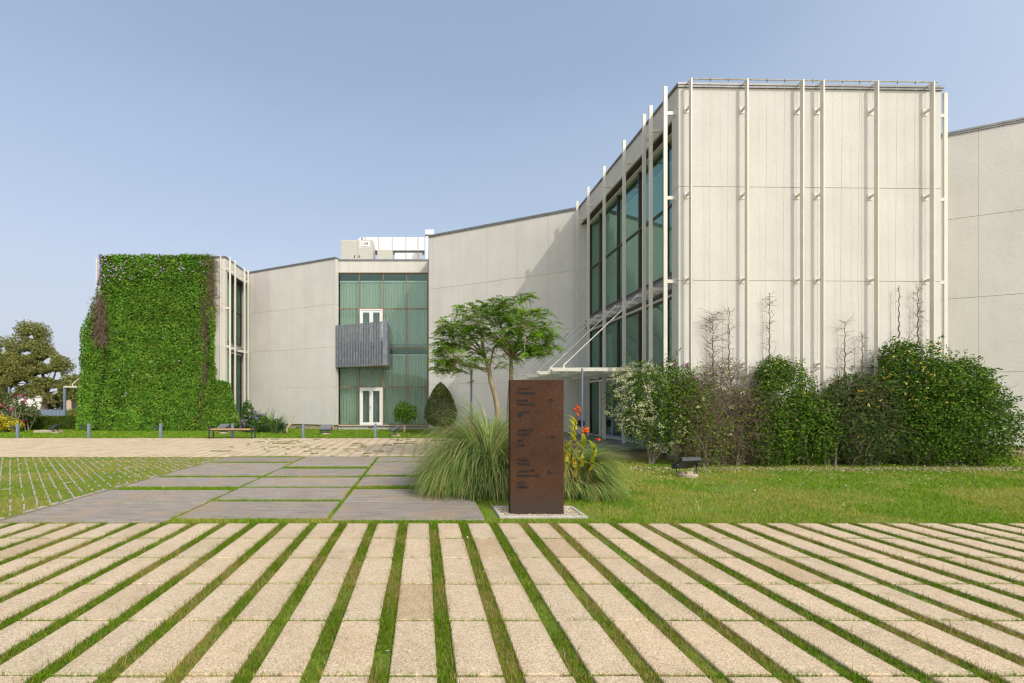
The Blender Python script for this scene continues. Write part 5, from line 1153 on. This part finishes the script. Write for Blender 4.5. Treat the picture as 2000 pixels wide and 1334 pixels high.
# ---- flat-topped tree behind the grass
def flat_tree():
    Y = 11.4; r = np.random.default_rng(101); k = Y / F
    t = empty('flat_topped_tree', ((970 - CX) * k, Y, 0), 'flat-topped feathery tree with twin bare trunks behind the rusted sign', 'tree')
    poly = [(838, 690), (845, 655), (850, 625), (866, 612), (890, 604), (912, 599), (922, 599), (932, 595), (945, 588), (968, 584), (990, 586), (1010, 580), (1028, 580), (1040, 596), (1058, 606), (1072, 628), (1085, 644), (1094, 658), (1093, 682), (1078, 696), (1050, 692), (1030, 700), (1008, 706), (990, 716), (984, 734), (972, 722), (960, 706), (935, 706), (915, 718), (890, 728), (866, 738), (845, 736), (834, 708)]
    def inside(x, y):
        c = False; j = len(poly) - 1
        for i in range(len(poly)):
            (xi, yi), (xj, yj) = poly[i], poly[j]
            if (yi > y) != (yj > y) and x < (xj - xi) * (y - yi) / (yj - yi) + xi: c = not c
            j = i
        return c
    tips = []
    while len(tips) < 390:
        x = 834 + 262 * r.random(); y = 580 + 160 * r.random()
        if not inside(x, y): continue
        edge = sum(not inside(x + dx, y + dy) for dx, dy in ((-16, 0), (16, 0), (0, -14), (0, 14)))
        hole = vnoise(x / 26, y / 20, 1.0)
        if edge == 0 and (hole < 0.40 or r.random() < 0.30): continue
        if y > 690 and x > 935 and x < 975 and r.random() < .7: continue
        hw = 1.15 * math.sqrt(max(0.05, 1 - ((x - 965) / 135) ** 2)); p = at(965 + (x - 965) * 0.91, 665 + (y - 665) * 0.93, Y) ; p.y += (r.random() * 2 - 1) * hw; tips.append(p)
    wood = MB()
    def limb(pts, rad): wood.tube(pts, rad, 7)
    f1 = at(955, 722, Y); f1b = at(948, 700, Y); f2 = at(998, 700, Y + 0.15)
    limb([at(974, 890, Y + .05), at(972, 800, Y), at(966, 770, Y), at(958, 745, Y), at(955, 722, Y), f1b], [0.085, 0.075, 0.066, 0.060, 0.056, 0.045])
    limb([at(992, 890, Y + .2), at(994, 790, Y + .18), at(998, 740, Y + .15), f2], [0.075, 0.062, 0.055, 0.05])
    # main limbs, then finer branches to the nearest limb points
    nodes = []
    mains = [(f1b, (860, 640, -.3)), (f1b, (895, 625, .5)), (f1b, (925, 640, -.6)), (f1, (870, 700, .3)), (f1b, (945, 610, .4)), (f1b, (925, 612, -.2)), (f2, (945, 640, .7)), (f2, (950, 665, -.6)), (f1, (985, 655, .6)), (f1, (900, 715, -.6)), (f1b, (880, 665, .8)),
             (f2, (960, 610, -.5)), (f2, (1000, 605, .5)), (f2, (1035, 620, -.3)), (f2, (1065, 650, .4)), (f2, (1070, 685, -.2)), (f2, (1040, 690, .6)), (f2, (985, 640, .2)), (f2, (1015, 650, -.8))]
    for b, (x, y, dy) in mains:
        e = at(x, y, Y); e.y += dy; pts = [b]
        for s_ in range(1, 6):
            u = s_ / 5; q = b.lerp(e, u); q.z += 0.16 * math.sin(u * math.pi) * (1 if y < 690 else -0.3); q += Vector(r.normal(0, 0.025, 3)); pts.append(q); nodes.append(q)
        limb(pts, list(np.linspace(0.030, 0.010, 6)))
    A = []; CA = []; NP = np.array(nodes)
    FP = []; FD = []; FC = []
    for p in tips:
        d = np.linalg.norm(NP - np.array(p), axis=1) + 0.6 * np.maximum(0, NP[:, 2] - p.z + 0.05); b = Vector(NP[np.argmin(d)]); mid = b.lerp(p, .5) + Vector(r.normal(0, .04, 3)) + Vector((0, 0, -0.03)); wood.tube([b, mid, p], [0.010, 0.007, 0.0035], 5, cap=False)
        bright = r.random() < 0.26
        for f in range(r.integers(3, 6)): FP.append(p); a = r.random() * 6.28; FD.append((math.cos(a), math.sin(a), -0.25 + 0.85 * r.random())); FC.append(bright)
    for p, d, br in zip(FP, FD, FC):
        d = np.array(d); side = np.array([-d[1], d[0], 0]); L = 0.20 + 0.15 * r.random(); q = np.array(p); pos = []; nn = 9
        base_c = np.array([0.32, 0.56, 0.03] if br else [(0.13, 0.27, 0.03), (0.18, 0.33, 0.035), (0.24, 0.32, 0.05)][r.integers(3)]) * (0.85 + .3 * r.random())
        for i in range(nn):
            u = i / nn; q = q + d * L / nn; q = q + np.array([0, 0, -0.010 - 0.020 * u]); 
            for s_ in (-1, 1): pos.append((q.copy(), side * s_ + d * 0.55 + np.array([0, 0, -0.25 - .2 * r.random()]), 0.10 * (1 - 0.55 * abs(u - .35))))
        Pp = np.array([x[0] for x in pos]); Tt = unit(np.array([x[1] for x in pos])); Ll = np.array([x[2] for x in pos]); N = unit(np.tile([[0, 0, 1.0]], (len(Pp), 1)) + r.normal(0, .25, (len(Pp), 3)))
        a, c = leaves(Pp + Tt * Ll[:, None] / 2, N, Tt, Ll, Ll * 0.42, np.tile(base_c, (len(Pp), 1)) * (0.9 + .2 * r.random((len(Pp), 1))), 0.1); A.append(a); CA.append(c)
    np_mesh('crown', A, M['frond'], t, cols=CA); wood.build('trunk', M['bark_pale'], t, smooth=True)
flat_tree()

# ---------------------------------------------------------------- the far left corner
m = MB(); kk = 25.4 / F
def hedge():
    x0, x1, y = (20 - CX) * kk, (168 - CX) * kk, 25.4; h = CH + (CY - 813.5) * kk; r = np.random.default_rng(110)
    t = empty('hedge', ((x0 + x1) / 2, y, 0), 'long low clipped green hedge beside the ivy covered wall', 'hedge'); n = 9000
    P = np.stack([x0 + (x1 - x0) * r.random(n), y + 0.7 * r.random(n), h * r.random(n)], 1); f = r.random(n); P[:, 1] = np.where(f < .55, y - 0.05 * r.random(n), P[:, 1]); P[:, 2] = np.where(f >= .55, h - .06 * r.random(n), P[:, 2])
    P[:, 1] += 0.08 * (fbm(P[:, 0] * 2, P[:, 2] * 3, 1) - .5); P[:, 2] *= 0.97 + 0.06 * fbm(P[:, 0], P[:, 0] * 0, 1)
    O = np.where((f < .55)[:, None], np.array([[0, -1.0, 0.2]]), np.array([[0, -0.2, 1.0]])); A, CA = leaf_cloud(P, O, 0.10, 0.07, [(0.06, 0.11, 0.015), (0.10, 0.15, 0.02), (0.16, 0.16, 0.03)], [3, 3, 1], r, 0.1, 0.6)
    np_mesh('foliage', [A], M['leaf'], t, cols=[CA]); m = MB(); m.box(x0 + .05, x1 - .05, y + .10, y + 0.62, 0, h - .12); m.build('twigs', plain('hedge_twigs', (0.05, 0.045, 0.02), 0.95, var=.5), t)
hedge()
def tree(name, label, base, blobs, n, L, cols, wts, seed, trunk_r, fork_z, group=None, sh=0.7):
    r = np.random.default_rng(seed); t = empty(name, base, label, 'tree', group); P, O = blob_points(blobs, n, r, sh)
    gap = vnoise(P[:, 0] * 1.3 + P[:, 1], P[:, 2] * 1.5, 1.0); P, O = P[gap > 0.25], O[gap > 0.25]
    A, CA = leaf_cloud(P, O, L, L * 0.42, cols, wts, r, 0.2, 0.9, 0.25); np_mesh('crown', [A], M['leaf'], t, cols=[CA]); m = MB(); b = Vector(base); f = b + Vector((0.2, 0, fork_z)); m.tube([b + Vector((0, 0, -.05)), b.lerp(f, .5) + Vector((-.1, 0, 0)), f], [trunk_r, trunk_r * .85, trunk_r * .7], 9)
    for c, q in blobs:
        e = Vector(c); md = f.lerp(e, .5) + Vector(r.normal(0, .15, 3)); m.tube([f, md, e], [trunk_r * .5, trunk_r * .32, trunk_r * .12], 6)
        for _ in range(5): g_ = e + Vector(np.clip(r.normal(0, .5, 3), -.8, .8) * np.array(q)); m.tube([md.lerp(e, .5), g_], [trunk_r * .16, trunk_r * .05], 5, cap=False)
    m.build('trunk', M['bark_grey'], t); return t
YT = 38.0; kt = YT / F
def bt_(x, y, rx, rz, ry=1.6, dy=0, Y=YT): p = at(x, y, Y); return ((p.x, p.y + dy, p.z), (rx * Y / F, ry, rz * Y / F))
OL = [(0.22, 0.25, 0.07), (0.32, 0.32, 0.09), (0.14, 0.18, 0.05), (0.42, 0.34, 0.11)]
tree('eucalyptus', 'tall ragged olive green tree towering over the hedge at the far left', (at(85, 786, YT).x, YT, 0), [bt_(66, 650, 24, 24), bt_(76, 690, 26, 32, 1.8), bt_(22, 690, 30, 34), bt_(38, 740, 40, 40, 2.2), bt_(88, 738, 26, 34), bt_(114, 712, 17, 22), bt_(95, 765, 30, 24), bt_(5, 745, 25, 40), bt_(60, 715, 40, 40, 2.0)], 46000, 0.19, OL, [4, 4, 3, 2], 120, 0.26, 2.2)
tree('eucalyptus', 'lower olive green tree behind the white beam by the ivy', (at(150, 786, 36).x, 36, 0), [bt_(146, 752, 22, 22, 1.2, 0, 36), bt_(160, 765, 16, 26, 1.2, 0, 36), bt_(128, 765, 18, 16, 1.2, 0, 36)], 6500, 0.22, OL, [4, 4, 3, 2], 121, 0.13, 1.6)
tree('eucalyptus', 'partly hidden olive green tree at the very left edge', (at(-25, 786, 40).x, 40, 0), [bt_(-20, 720, 34, 46, 2, 0, 40), bt_(-45, 690, 34, 46, 2, 0, 40)], 7000, 0.26, OL, [4, 4, 3, 2], 122, 0.22, 2.2)
YF = 31.0; kf = YF / F
fe = empty('corrugated_fence', (at(95, 800, YF).x, YF, 0), 'low grey blue corrugated metal fence behind the hedge', 'fence')
n = 120; xs = np.linspace((-60 - CX) * kf, (175 - CX) * kf, n); V = np.concatenate([np.stack([xs, YF + 0.03 * (np.arange(n) % 4 < 2), np.full(n, z)], 1) for z in (0.0, CH + (CY - 800) * kf)]); i = np.arange(n - 1)
np_mesh('sheet', [(V, np.stack([i, i + 1, i + n + 1, i + n], 1))], M['blue_metal'], fe)
m = MB(); 
for x in xs[::17]: m.box(x - .03, x + .03, YF + .05, YF + .11, 0, 1.1)
m.build('post', M['blue_metal'], fe)
sh = empty('shelter_post', (at(126, 800, 29).x, 29, 0), 'grey post carrying a white horizontal beam with a tie rod beside the ivy', 'shelter'); k9 = 29 / F
m = MB(); m.box((124.5 - CX) * k9, (128 - CX) * k9, 28.95, 29.07, 0, CH + (CY - 756) * k9); m.build('post', M['blue_metal'], sh)
m = MB(); m.box((126.5 - CX) * k9, (175 - CX) * k9, 28.9, 29.12, CH + (CY - 757) * k9, CH + (CY - 754) * k9); m.build('beam', M['fin'], sh); m = MB(); m.tube([at(142, 754, 29), at(142, 750, 29), at(158, 736, 29)], 0.035, 6); m.build('tie_rod', M['fin'], sh)
k9 = 33 / F; m = MB(); m.tube([(( 17.2 - CX) * k9, 33, 0), ((17.2 - CX) * k9, 33, CH + (CY - 755) * k9)], 0.06, 8); lp = m.build('lamp_post', M['blue_metal']); tag(lp, 'plain blue grey post rising behind the pink flowering bush', 'post')
m = MB(); m.bev((16 - CX) * k9, (18.5 - CX) * k9, 32.9, 33.1, CH + (CY - 755) * k9 + .003, CH + (CY - 754) * k9, 0.01); m.build('cap', M['dark_metal'], lp)
shrub('bougainvillea', 'bushy bougainvillea with bright pink flowers at the left edge', 'shrub', [((-23.4, 24.2, 1.0), (1.1, 0.7, 1.15)), ((-24.4, 24.2, 1.3), (1.0, .7, 1.25)), ((-22.4, 24.4, 1.05), (0.7, .5, 0.6)), ((-25.4, 24.2, 1.2), (1.0, .7, 1.2))], 4600, 0.13, 0.10, [(0.09, 0.13, 0.03), (0.15, 0.19, 0.05), (0.22, 0.20, 0.08)], [3, 3, 1], 130, {'pink': (34, 0.10, [(0.66, 0.05, 0.25), (0.72, 0.10, 0.30)], [1, 1], None)}, twigs=120, group='bushes in the far left corner', shell=.6)
shrub('yellow_shrub', 'low shrub with bright yellow leaves in front of the pink bush', 'shrub', [((-22.7, 23.3, 0.5), (0.55, .4, 0.42)), ((-22.1, 23.2, 0.4), (0.45, .4, 0.35))], 1000, 0.15, 0.09, [(0.62, 0.50, 0.03), (0.45, 0.42, 0.04), (0.15, 0.2, 0.03)], [3, 2, 1], 131, group='bushes in the far left corner')
shrub('yellow_shrub', 'small yellowish shrub beside the grey post in front of the fence', 'shrub', [((at(142, 808, 29.5).x, 29.6, 0.75), (0.5, .4, 0.45))], 500, 0.15, 0.1, [(0.30, 0.30, 0.05), (0.2, 0.24, 0.05)], [1, 1], 132, group='bushes in the far left corner')
topiary(at(110, 786, 41).x, 41, CH + (CY - 783) * 41 / F + 0.6, 1.5, 133, 'topiary', 'small dark cone topiary far behind the grey fence', [(0.05, 0.09, 0.02), (0.07, 0.12, 0.03), (0.1, 0.12, 0.05)], 0.2, 1500, 0.2)
def far_building(x0, x1, y, ztop, c, label, wins):
    kk = y / F; X0, X1 = (x0 - CX) * kk, (x1 - CX) * kk; t = empty('far_building', ((X0 + X1) / 2, y, 0), label, 'building', 'low buildings beyond the fence'); Z = CH + (CY - ztop) * kk
    m = MB(); m.box(X0, X1, y, y + 8, -.1, Z); m.build('wall', plain('far_wall', c, 0.9), t); m = MB(); m.box(X0 - .15, X1 + .15, y - .15, y + 8.15, Z + .002, Z + .2); m.build('roof', M['concrete'], t)
    for a, b, z0, z1 in wins: m = MB(); m.box((a - CX) * kk, (b - CX) * kk, y - .04, y - .002, z0, z1); m.build('window', M['dark_metal'], t)
far_building(-60, 20, 62, 772, (0.55, 0.50, 0.42), 'low tan building glimpsed between the trees at the left edge', [(-40, -30, 1, 2)])
far_building(36, 92, 58, 776, (0.72, 0.70, 0.66), 'low white building glimpsed behind the tall olive tree', [(41, 49, 0.9, 1.9)])
far_building(92, 156, 60, 770, (0.50, 0.36, 0.24), 'low tan building glimpsed beside the white one behind the trees', [(140, 154, 0.3, 2.4)])
